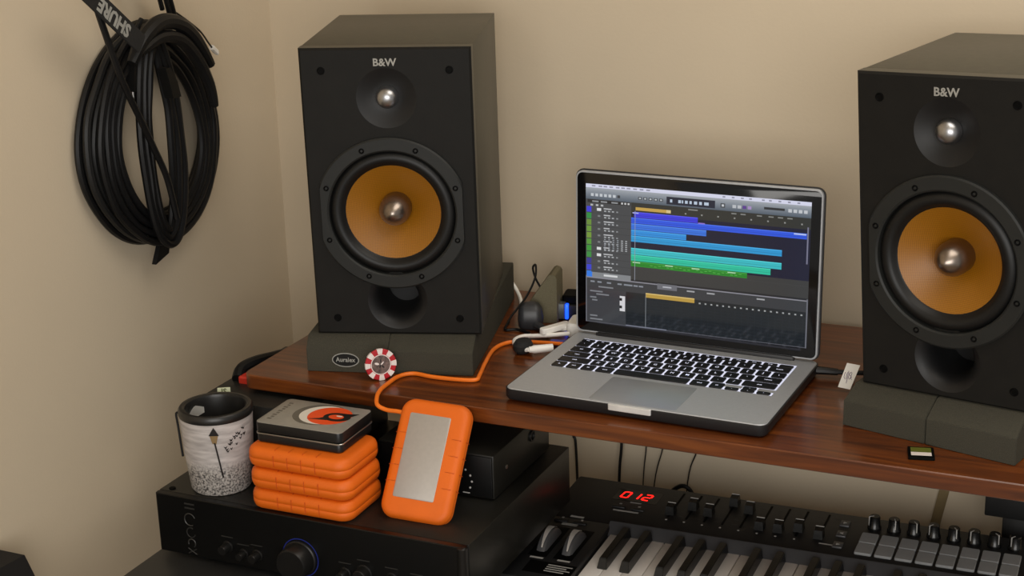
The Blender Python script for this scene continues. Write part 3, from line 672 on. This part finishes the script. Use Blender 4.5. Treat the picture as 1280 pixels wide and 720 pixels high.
part('black_swirl', sw, TBK, em); part('centre_spot', ell(28, 3, 9.5, 6.5, 25.6), TOR, em); part('spot_light', ell(31, 5.6, 4.2, 1.5, 25.75), TWH, em)
tl_ = B()
for k in range(9): box(tl_, -48 + (k % 2) * 1.5, -42.5, -27 + k * 6.2, -23.5 + k * 6.2, 25.1, 25.25)
part('printed_marks', tl_, TGR, ld_)

# ------------------------------------------------------------------ poker chip, standing against the foam
CH = thing('poker_chip', 'red and white poker chip standing on edge against the foam block', 'poker chip', None,
           mat=T(-170, 11.0, 19.6) @ RZ(44) @ RX(84))
part('disc', lathe(B(), [(0, -1.7), (18.6, -1.7), (19.4, -1.1), (19.4, 1.1), (18.6, 1.7), (0, 1.7)], 48), CHIPR, CH, label='red chip body')
for k in range(8):
    bm = B(); a0 = 45 * k - 11; a1 = 45 * k + 11
    poly = [(13 * cos(RAD(a0 + (a1 - a0) * i / 4)), 13 * sin(RAD(a0 + (a1 - a0) * i / 4))) for i in range(5)] + [(19.6 * cos(RAD(a1 - (a1 - a0) * i / 4)), 19.6 * sin(RAD(a1 - (a1 - a0) * i / 4))) for i in range(5)]
    prism(bm, poly, -1.8, 1.85, lambda p, q_, r_: (p, q_, r_)); part('edge_spot', bm, CHIPW, CH)
part('inner_ring', lathe(B(), [(12.6, 1.7), (12.6, 1.95), (11.6, 1.95), (11.6, 1.7)], 40), CHIPW, CH)
part('centre_sticker', disc(B(), 0, 0, 1.7, 11.6, 36, t=0.2), CHIPG, CH, label='mottled grey centre print')
for k in range(5):
    a = random.uniform(0, 360); rad = random.uniform(2, 8)
    part('sticker_mark', xf(ell(0, 0, random.uniform(1.5, 3.2), random.uniform(0.8, 1.6), 1.92, 10), T(rad * cos(RAD(a)), rad * sin(RAD(a)), 0) @ RZ(a)), CHIPW if k % 2 else TBK, CH)

# ------------------------------------------------------------------ memory card lying on the desk
CF = thing('memory_card', 'small dark memory card with olive label lying on the desk edge', 'memory card', (478, 8.5, 0), 13)
part('card_body', rprism(B(), 0, 0, 27, 29, 1.2, [(0.3, 0.2), (0, 0.5), (0, 3.0), (0.3, 3.3)], 3), SCREW, CF)
part('olive_label', box(B(), -10.5, 10.5, 0, 12, 3.2, 3.45), CARDO, CF, label='olive printed label')
part('white_stripe', box(B(), -10.5, 10.5, -9, -0.5, 3.2, 3.45), CHIPW, CF, label='white printed stripe')

# ------------------------------------------------------------------ cables and plugs on the desk
oc = B()
tube(oc, [(-2, 190, 6), (-25, 190, 5), (-52, 189, 3.2), (-76, 180, 3), (-83, 150, 3), (-72, 100, 3), (-60, 58, 3), (-58, 42, 3), (-80, 35.5, 3), (-112, 33.5, 3), (-138, 36, 3), (-151, 22, 3), (-152, -6, 3), (-150, -28, 3), (-147, -42, 0), (-140, -54, -5), (-128, -55, -9), (-114, -55, -9), (-104, -56, -9)], 2.6, 10, 8)
solo('orange_cable', oc, ORCABLE, 'orange cable running across the desk from laptop to the leaning drive', 'cable')
MS = thing('power_plug', 'white laptop power plug with thick white cable loop beside the laptop', 'plug', (-20, 158, 0))
def mp_(name, bm, mat, label=None): return part(name, xf(bm, T(20, -158, 0)), mat, MS, label=label)
mp_('plug_tip', tube(B(), [(-33, 148, 9), (-24, 154, 9), (-8, 165, 9)], lambda t: 5.2 if t > 0.3 else 4.0, 12, 3), WHITEP)
mp_('cord', tube(B(), [(-33, 148, 9), (-46, 152, 6), (-60, 166, 5), (-70, 186, 5), (-66, 203, 5), (-52, 210, 5), (-34, 213, 7), (-10, 226, 8)], 2.8, 10, 6), WHITEP)
solo('velcro_knot', lathe(B(), [(0, 0.4), (9, 1), (13, 6), (13.5, 12), (10, 17), (0, 19)], 14, T(-46, 158, 0) @ Matrix.Diagonal((0.9, 1.15, 1, 1))), STRAPB, 'black velcro cable tie bundle beside the white power plug', 'cable tie')
AD = thing('white_adapter', 'white power adapter with clips on the desk behind the laptop corner', 'adapter', (5, 262, 0), 10)
part('adapter_body', rprism(B(), 8, -8, 70, 42, 8, [(2, 0.3), (0, 2.5), (0, 17), (2, 19.5)], 5), WHITEP, AD)
part('wrap_arm', xf(rprism(B(), 0, 0, 46, 11, 4, [(1, 0), (0, 1), (0, 7), (1, 8)], 4), T(-42, -26, 8) @ RZ(52)), WHITEP, AD)
part('wrap_arm', xf(rprism(B(), 0, 0, 34, 8, 3, [(1, 0), (0, 1), (0, 5), (1, 6)], 4), T(-30, -16, 6) @ RZ(20)), WHITEP, AD)
solo('blue_plug', xf(rprism(B(), 0, 0, 20, 8, 2, [(0.5, 0.2), (0, 1), (0, 6), (0.5, 6.8)], 3), T(-14, 196, 1) @ RZ(8)), M('dark_blue_plastic', (48, 48, 140), 0.4), 'small dark blue plug beside orange cable end at the laptop', 'plug')
DM = thing('travel_plug', 'dark grey rounded plug standing on the desk before the foam wedge', 'plug', (-76, 252, 0), 20)
part('plug_body', rprism(B(), 0, 0, 34, 30, 10, [(4, 0.3), (1, 4), (0, 14), (1.5, 26), (6, 33), (12, 36)], 6), DGREY, DM)
part('plug_neck', tube(B(), [(8, -12, 8), (18, -22, 6), (24, -30, 5)], lambda t: 6 - 3 * t, 10, 4), DGREY, DM)
HB = thing('usb_hub', 'small grey hub with glowing blue light behind the laptop', 'usb hub', (-36, 314, 0), 12)
part('hub_base', rprism(B(), 8, 6, 78, 44, 4, [(1, 0.3), (0, 1.5), (0, 20), (1, 21)], 4), BLKMET, HB)
part('hub_front', rprism(B(), -22, -14, 20, 14, 2, [(0.5, 3), (0, 4), (0, 23), (0.5, 24)], 4), MGREY, HB, label='grey end cap')
part('blue_light', box(B(), -11.5, -7.5, -21.5, -13, 3, 23.5, 0.8), BLUELED, HB, label='glowing blue light bar')
part('hub_top', rprism(B(), 14, 8, 64, 34, 4, [(1, 21), (0, 22), (0, 30), (2, 32)], 4), SCREW, HB)
solo('white_cable', tube(B(), [(-178, 376, 34), (-162, 373, 24), (-147, 365, 12), (-130, 342, 4), (-112, 300, 3), (-95, 272, 3)], 2.6, 8), WHITEP, 'white cable coming from behind the speaker beside the foam wedge', 'cable')
solo('thin_black_cable', tube(B(), [(-108, 244, 2.2), (-108, 262, 10), (-98, 290, 30), (-92, 306, 52), (-96, 318, 66), (-102, 322, 60), (-96, 318, 46), (-86, 318, 30)], 1.5, 7), BCABLE, 'thin black cable looping up beside the foam wedge', 'cable')
solo('thin_black_cable', tube(B(), [(-110, 256, 2.2), (-106, 236, 2.2), (-100, 226, 2.2), (-88, 232, 2.5), (-66, 224, 3)], 1.8, 7), BCABLE, 'thin black cable lying on the desk between foam block and velcro tie', 'cable')
HD = thing('black_video_cable', 'black cable plugged into the laptop side, passing behind the speaker', 'cable', (340, 200, 0))
part('cord', xf(tube(B(), [(330, 200, 8), (352, 205, 8), (378, 212, 8), (404, 240, 4), (424, 310, 3), (436, 390, 3)], 3.0, 10), T(-340, -200, 0)), BCABLE, HD)
part('plug', xf(tube(B(), [(312, 196.5, 9), (330, 199.5, 9), (345, 203, 8)], lambda t: 5.6 - 1.6 * t, 10, 4), T(-340, -200, 0)), RUBBER, HD)
TG = thing('cable_tag', 'white paper tag with purple scribble on the black cable beside foam block', 'tag', (366, 150, 0))
tgm = T(0, 0, 0) @ RX(-24)
part('paper', xf(prism(B(), [(-8, 0.6), (6.5, -0.6), (14, 29), (-1.5, 30)], -0.3, 0.3, lambda p, q_, a: (p, a, q_)), T(-2, 4, 7.5) @ RX(-30)), WHITEP, TG)
ink = B()
for k in range(4): tube(ink, [(-1.8 + k * 2.6, -0.5, 19), (-2.6 + k * 2.6, -0.5, 13), (-0.6 + k * 2.4, -0.5, 11)], 0.35, 4, 3)
tube(ink, [(2, -0.5, 21), (1.5, -0.5, 14), (1.0, -0.5, 6)], 0.35, 4, 3); tube(ink, [(5.5, -0.5, 20), (3, -0.5, 17), (6, -0.5, 14), (4, -0.5, 12)], 0.35, 4, 3)
part('scribble', xf(ink, T(-2, 4, 7.5) @ RX(-30)), M('purple_ink', (110, 84, 120), 0.7), TG)

# ------------------------------------------------------------------ MIDI keyboard; local frame at its back left corner, y runs towards the player as negative
KB = thing('midi_keyboard', 'black keyboard controller with red 012 display, sliders and grey pads', 'keyboard', (-14, 263, -283), 1.5)
KZ = 75.0; KL = 806.0
kbp = lambda name, bm, mat, parent=None, label=None: part(name, bm, mat, parent or KB, label=label)
kbp('case', box(B(), 0, KL, -300, 0, 0.3, 52, 3), MIDIB)
panel = kbp('top_panel', box(B(), 0, KL, -128, 0, 50, KZ, 3), MIDIB)
kbp('wheel_panel', box(B(), 0, 90, -296, -126, 50, KZ, 3), MIDIB)
kbp('side_cheek', box(B(), KL - 14, KL, -296, -126, 50, KZ, 3), MIDIB)
lb = B(); prism(lb, [(-122, KZ - 1), (-125, KZ + 3.5), (-128, KZ + 3), (-141, KZ - 8.5), (-141, 52), (-122, 52)], 88, KL - 12, lambda p, q_, a: (a, p, q_))
kbp('key_ledge', lb, MIDIG)
# keys
wkm = mesh('white_key', box(B(), 0.5, 23.5, -150, 0, 0, 14, 0.9)); wkm.materials.append(WKEY)
bkb = B(); hull_box(bkb, [(0, -94, 0), (13, -94, 0), (13, 0, 0), (0, 0, 0)], [(2, -88, 12.5), (11, -88, 12.5), (11, 0, 12.5), (2, 0, 12.5)])
bmesh.ops.bevel(bkb, geom=list(bkb.edges), offset=0.8, segments=2, affect='EDGES')
bkm = mesh('black_key', bkb); bkm.materials.append(BKEY)
for i in range(29):
    part('white_key', wkm, None, KB, (92 + 24 * i, -139, KZ - 22))
    if i % 7 in (0, 1, 3, 4, 5) and i < 28:
        off = {0: -2, 1: 2, 3: -3, 4: 0, 5: 3}[i % 7]
        part('black_key', bkm, None, KB, (92 + 24 * (i + 1) - 6.5 + off, -139, KZ - 8))
# display
disp = kbp('display', box(B(), 66, 126, -56, -22, KZ - 1, KZ + 0.25), LEDWIN, label='dark red display window')
seg_on = {'0': 'abcdef', '1': 'bc', '2': 'abged'}
def seven(bm, ch, cx, cy, w_, h_, sh=2.2, th=2.1):
    c = {'a': ((-w_ / 2, h_ / 2), (w_ / 2, h_ / 2)), 'b': ((w_ / 2, h_ / 2), (w_ / 2, 0)), 'c': ((w_ / 2, 0), (w_ / 2, -h_ / 2)), 'd': ((-w_ / 2, -h_ / 2), (w_ / 2, -h_ / 2)), 'e': ((-w_ / 2, -h_ / 2), (-w_ / 2, 0)), 'f': ((-w_ / 2, 0), (-w_ / 2, h_ / 2)), 'g': ((-w_ / 2, 0), (w_ / 2, 0))}
    for s in seg_on[ch]:
        (x0, y0), (x1, y1) = c[s]
        p0 = Vector((cx + x0 + y0 * 0.12, cy + y0, 0)); p1 = Vector((cx + x1 + y1 * 0.12, cy + y1, 0)); d = (p1 - p0).normalized(); n_ = Vector((-d.y, d.x, 0)) * th / 2
        p0 += d * 0.7; p1 -= d * 0.7
        lo4 = [p0 - n_, p1 - n_, p1 + n_, p0 + n_]
        hull_box(bm, [(*v.xy, KZ + 0.2) for v in lo4], [(*v.xy, KZ + 0.6) for v in lo4])
for ch, cx in (('0', 80), ('1', 95), ('2', 109)):
    bm = B(); seven(bm, ch, cx, -39, 9.5 if ch != '1' else 6, 17); part('digit', bm, REDLED, disp, label='glowing red digit %s' % ch)
def bar(x0, x1, y0, y1): kbp('print_mark', box(B(), x0, x1, y0, y1, KZ - 0.5, KZ + 0.12), PRINTL, panel)
for a in ((78, 112, -88, -84.5), (92, 107, -59.5, -57.5), (80, 83.5, -68, -65), (106, 109.5, -70, -67)): bar(*a)
for a in ((33, 51, -124.5, -120), (24, 27, -131, -128), (50, 53, -132, -128.5), (30, 51, -148.5, -146.5), (30, 51, -145, -143.5), (26, 43, -245.5, -242), (61, 77, -244, -240.5)): bar(*a)
for x, y in ((82, -76), (108, -77), (26, -138), (52, -139)):
    kbp('push_button', box(B(), x - 9, x + 9, y - 3.6, y + 3.6, KZ - 1, KZ + 1.6, 0.8), MIDIB, panel)
# pitch and modulation wheels
for k, x in enumerate((33, 66)):
    kbp('wheel_well', box(B(), x - 12, x + 12, -240, -156, KZ - 1, KZ + 0.3, 0.2), SCREW)
    wh = kbp('wheel', lathe(B(), [(0, -7), (34, -7), (37, -5), (38, 0), (37, 5), (34, 7), (0, 7)], 48, T(x, -198, KZ - 22) @ RY(90)), MIDIG, label='grey rubber wheel')
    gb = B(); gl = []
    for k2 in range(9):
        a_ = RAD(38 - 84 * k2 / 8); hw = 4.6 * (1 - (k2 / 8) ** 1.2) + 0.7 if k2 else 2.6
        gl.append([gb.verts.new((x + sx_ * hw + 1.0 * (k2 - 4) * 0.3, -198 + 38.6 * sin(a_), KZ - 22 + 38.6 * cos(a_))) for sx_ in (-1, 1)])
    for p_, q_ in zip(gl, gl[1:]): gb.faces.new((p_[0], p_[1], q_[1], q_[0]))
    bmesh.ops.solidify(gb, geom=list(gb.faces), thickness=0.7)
    kbp('wheel_highlight', gb, WKEY, wh, 'white painted highlight on the wheel')  # tapered white strip: a highlight painted onto the wheel
# sticker: black plate with white lines of small print
st = kbp('sticker', box(B(), 30, 90, -281, -251, KZ - 0.5, KZ + 0.15), SCREW, label='black sticker with white print')
for k in range(4): part('sticker_print', box(B(), 55, 86 - 6 * (k % 2), -258 - 5.2 * k, -256 - 5.2 * k, KZ + 0.1, KZ + 0.25), PRINTL, st)
# sliders
capm = mesh('slider_cap', hull_box(B(), [(-6, -8, 0), (6, -8, 0), (6, 7, 0), (-6, 7, 0)], [(-5, -6, 11), (5, -6, 11), (5, 5, 12.5), (-5, 5, 12.5)])); capm.materials.append(BKEY)
lnm = mesh('slider_line', box(B(), -5.2, 5.2, 3.8, 5.0, 12.2, 12.9)); lnm.materials.append(PRINTL)
for i, y in enumerate((-71, -49, -59, -20, -35, -76, -75, -65, -76)):
    x = 151 + 23.45 * i + (4 if i == 8 else 0)
    sl = kbp('slider_slot', box(B(), x - 1.4, x + 1.4, -84, -10, KZ - 0.5, KZ + 0.2), SCREW)
    c_ = part('slider_cap', capm, None, KB, (x, y, KZ)); part('slider_line', lnm, None, c_, label='white marker line')
    if i < 8: kbp('slider_dot', lathe(B(), [(1.5, 0), (1.5, 0.3), (0, 0.4)], 8, T(x, -92, KZ)), PRINTL)
    for j in range(5): kbp('slider_scale', box(B(), x - 12.5, x - 6, -78 + 14 * j, -77.2 + 14 * j, KZ - 0.4, KZ + 0.1), ENGR)
bar(346, 366, -94, -91.5)
# navigation buttons
for k, (x, y) in enumerate(((366, -31), (367.5, -61), (369, -92))):
    nb_ = kbp('arrow_button', box(B(), x - 6, x + 6, y - 7.5, y + 7.5, KZ - 1, KZ + 2.2, 1), MIDIG)
    bm = B(); tri = [(-2, -2.6), (2.4, 0), (-2, 2.6)] if k != 1 else [(2, -2.6), (-2.4, 0), (2, 2.6)]
    prism(bm, [(x + p, y + q_) for p, q_ in tri], KZ + 2.1, KZ + 2.5, lambda p, q_, a: (p, q_, a)); part('arrow', bm, PRINTL, nb_)
kbp('print_line', box(B(), 352, 380, -20, -18.5, KZ - 0.4, KZ + 0.12), ENGR)
# pads and knobs
padm = mesh('drum_pad', rprism(B(), 0, 0, 20.6, 27.5, 2, [(0, 0), (0, 2.2), (0.7, 3)], 3)); padm.materials.append(PADM)
for r_ in range(2):
    for i in range(8): part('drum_pad', padm, None, KB, (401.5 + 24 * i, -64.5 - 29.6 * r_, KZ))
knm = mesh('rotary_knob', lathe(B(), [(8.6, 0), (8.6, 3), (7.4, 5), (6.8, 16), (6, 17), (0, 17)], 20)); knm.materials.append(BKEY)
pim = mesh('knob_pointer', box(B(), -0.6, 0.6, -7.6, -1, 5, 17.3)); pim.materials.append(PRINTL)
for i in range(8):
    kn = part('rotary_knob', knm, None, KB, (402 + 24 * i, -30, KZ), (0, 0, RAD([-60, 20, 35, -40, 30, -30, 45, -35][i]))); part('knob_pointer', pim, None, kn, label='light pointer line')
for k in range(3): part('drum_pad', padm, None, KB, (608 + 24 * k, -64.5, KZ)); part('drum_pad', padm, None, KB, (608 + 24 * k, -94.1, KZ))

# ------------------------------------------------------------------ hanging cables behind the desk, strap on the wall
def hang(pts, rad, mat, label): solo('hanging_cable', tube(B(), pts, rad, 8), mat, label, 'cable', 'cables hanging behind the desk')
hang([(-3, 406, -12), (-3, 404, -120), (-5, 402, -215), (-9, 402, -270), (-12, 402, -420)], 2.2, BCABLE, 'thick black cable hanging behind the desk above the red display')
hang([(28, 412, -12), (30, 412, -150), (29, 412, -215), (24, 412, -275), (20, 412, -420)], 0.9, GCABLE, 'thin dark wire hanging on wall just beside the thick black cable')
hang([(60, 412, -12), (58, 412, -160), (54, 412, -215), (41, 412, -275), (30, 412, -420)], 0.9, GCABLE, 'thin slanting wire hanging on wall, middle of the three thin wires')
hang([(120, 412, -12), (112, 412, -170), (104, 412, -215), (91, 412, -264), (80, 412, -420)], 1.0, GCABLE, 'thin slanting wire running down to the black cable hump')
hang([(-86, 408, -12), (-84, 408, -150), (-82, 408, -214), (-78, 408, -240), (-74, 408, -420)], 2.0, BCABLE, 'short visible black cable hanging beside the black amplifier')
solo('cable_hump', tube(B(), [(70, 380, -282), (78, 382, -268), (90, 384, -259), (100, 384, -260), (108, 384, -270), (112, 384, -282)], 3.2, 8), BCABLE, 'black cable arching up behind the keyboard', 'cable')
stp = B(); hull_box(stp, [(400, 416, -430), (413, 416, -430), (413, 419.6, -430), (400, 419.6, -430)], [(475, 416, -30), (488, 416, -30), (488, 419.6, -30), (475, 419.6, -30)])
solo('wall_strap', stp, TAN, 'flat tan strap slanting down the wall behind the desk', 'strap')

# ------------------------------------------------------------------ coil of cables hanging on the left wall
random.seed(21)
def coil(name, specs, rad, mat, label):
    bm = B()
    for (a, b, cy, cz, dx, sk) in specs:
        pts = []
        n = 20
        for i in range(n):
            t = 2 * pi * i / n
            k = 1 - 0.16 * (0.5 + 0.5 * cos(t)) ** 2
            y = cy + a * k * sin(t) + sk * cos(t); z = cz + b * cos(t)
            pts.append((WX + dx + 0.8 * sin(3 * t + a), y + random.uniform(-1.5, 1.5), z + random.uniform(-1.5, 1.5)))
        tube(bm, pts, rad, 8, 4, True)
    return solo(name, bm, mat, label, 'cable', 'coiled cables on the left wall')
coil('coiled_cable', [(147, 142, 96, 266, 11, -2), (136, 131, 97, 265, 11, -3), (125, 120, 98, 264, 11, -2), (114, 109, 99, 263, 11, -4)], 5.0, BCABLE, 'thick black cable forming the widest loops of the wall coil')
coil('coiled_cable', [(141, 140, 91, 266, 24, -6), (130, 129, 92, 265, 24, -4), (119, 118, 93, 264, 24, -3), (105, 107, 94, 263, 24, -2)], 5.0, GCABLE, 'dark grey cable looped in the outer part of the wall coil')
coil('coiled_cable', [(124, 140, 84, 266, 37, -6), (113, 129, 84, 265, 37, -4), (102, 118, 85, 264, 37, -5), (90, 107, 86, 263, 37, -5)], 5.0, BCABLE, 'black cable in middle loops of the wall coil')
coil('coiled_cable', [(44, 140, 70, 264, 50, -2), (33, 129, 69, 264, 50, 0), (22, 118, 68, 264, 50, 1)], 5.2, BCABLE, 'black cable in the narrow inner loops of the wall coil')
top = B(); tube(top, [(WX + 66, 4, 374), (WX + 68, 30, 402), (WX + 68, 66, 416), (WX + 68, 106, 408), (WX + 67, 138, 384), (WX + 66, 168, 346)], lambda t: 10 - 3.5 * abs(2 * t - 1) ** 3, 10)
tube(top, [(WX + 66, 22, 384), (WX + 67, 62, 397), (WX + 67, 104, 389), (WX + 66, 138, 360), (WX + 65, 162, 322), (WX + 64, 172, 290)], lambda t: 8.5 - 3 * abs(2 * t - 1) ** 3, 10)
solo('cable_bundle', top, BCABLE, 'fat black cable bundle arching over the top of the wall coil', 'cable')
solo('cable_tail', tube(B(), [(WX + 66, -58, 470), (WX + 67, -44, 424), (WX + 66, -18, 357), (WX + 64, 13, 302), (WX + 63, 36, 260), (WX + 62, 58, 216), (WX + 61, 72, 160)], 4.2, 8), BCABLE, 'straight black cable slanting across the front of the wall coil', 'cable')
solo('cable_tail', prism(B(), [(-14, 0), (10, 42), (26, 42), (16, 8)], 0, 7, lambda p, q_, a: (WX + 24 + a, 72 + p, 98 + q_)), BCABLE, 'flat black cable end hanging from the bottom of the coil', 'cable')
# strap with lettering, hung around the coil
SH = thing('cable_strap', 'black fabric cable strap with white block lettering on the wall coil', 'strap', (WX + 78, -36, 375))
sa = RAD(-39)
sm4 = T(0, 0, 56) @ RX(0)
SB = Matrix(((0, 0, 1, 0), (1, 0, 0, 0), (0, 1, 0, 0), (0, 0, 0, 1)))          # text x -> world y, text y -> world z, normal -> +x
part('band', xf(rprism(B(), 0, 0, 128, 25, 3, [(0.4, 0), (0, 0.5), (0, 2.2), (0.4, 2.8)], 3), T(0, -4, 62) @ SB @ RZ(-39)), STRAPB, SH)
part('lettering', text(B(), 'SHURE', 22, T(2.9, -3, 61) @ SB @ RZ(141), 0.2, 0.9), FOAMPRINT, SH, label='white block letters')
# mains plug hanging in the coil
PL = thing('mains_plug', 'black two pin mains plug hanging inside the wall coil', 'plug', (WX + 42, 38, 328))
part('plug_body', xf(prism(B(), [(-13, 0), (13, 0), (13, 14), (8, 30), (4, 48), (-4, 48), (-8, 30), (-13, 14)], -8, 8, lambda p, q_, a: (a, p, q_)), T(0, 0, 6)), RUBBER, PL)
for s in (-6, 6): part('prong', lathe(B(), [(2.2, -12), (2.2, 6)], 8, T(0, s, 0), True, True), SILVER, PL)
part('cord', tube(B(), [(0, 0, 52), (2, 6, 76), (4, 20, 92)], 3.6, 8), BCABLE, PL)
solo('mains_connector', prism(B(), [(-8, 0), (8, 0), (10, 20), (5, 40), (-5, 40)], 0, 14, lambda p, q_, a: (WX + 58 + a, 82 + p + q_ * -0.35, 318 + q_)), RUBBER, 'black moulded connector hanging inside the wall coil beside the plug', 'plug')
LC = thing('charging_cable', 'thin dark charging cable with white connector tip beside the wall coil', 'cable', (WX + 18, 186, 342))
part('cord', tube(B(), [(16, -50, 80), (14, -20, 64), (8, 20, 42), (2, 46, 22), (0, 56, 14)], 1.3, 7), GCABLE, LC)
part('connector', tube(B(), [(0, 56, 14), (-1, 66, 7), (-2, 71, 3)], lambda t: 4.0 if t < 0.75 else 2.6, 8, 4), WHITEP, LC, label='white connector tip')
for k, (y, z) in enumerate(((112, 432), (126, 424), (138, 416))):
    solo('cable_end', tube(B(), [(WX + 40, y - 26, z + 50), (WX + 38, y - 8, z + 22), (WX + 34, y + 6, z - 8)], 3.2, 8), BCABLE, ['black cable end poking out above the coil, next to the strap', 'black cable end poking out above the coil, middle one of three', 'black cable end poking out above the coil, nearest the speaker'][k], 'cable')
hk = B(); tube(hk, [(WX, 66, 462), (WX + 60, 66, 458), (WX + 80, 66, 466), (WX + 82, 66, 484)], 5, 10)
solo('wall_hook', hk, BLKMET, 'black wall hook holding up the cable coil', 'hook')
# dark case leaning on the left wall
cs = B(); prism(cs, [(-900, FZ + 0.5), (-120, FZ + 0.5), (-262, -200), (-277, -160), (-860, -120)], WX + 3, WX + 60, lambda p, q_, a: (a, p, q_))
solo('instrument_case', cs, M('black_case_fabric', (16, 13, 12), 0.85, var=0.15), 'tall black instrument case standing against the left wall', 'case')
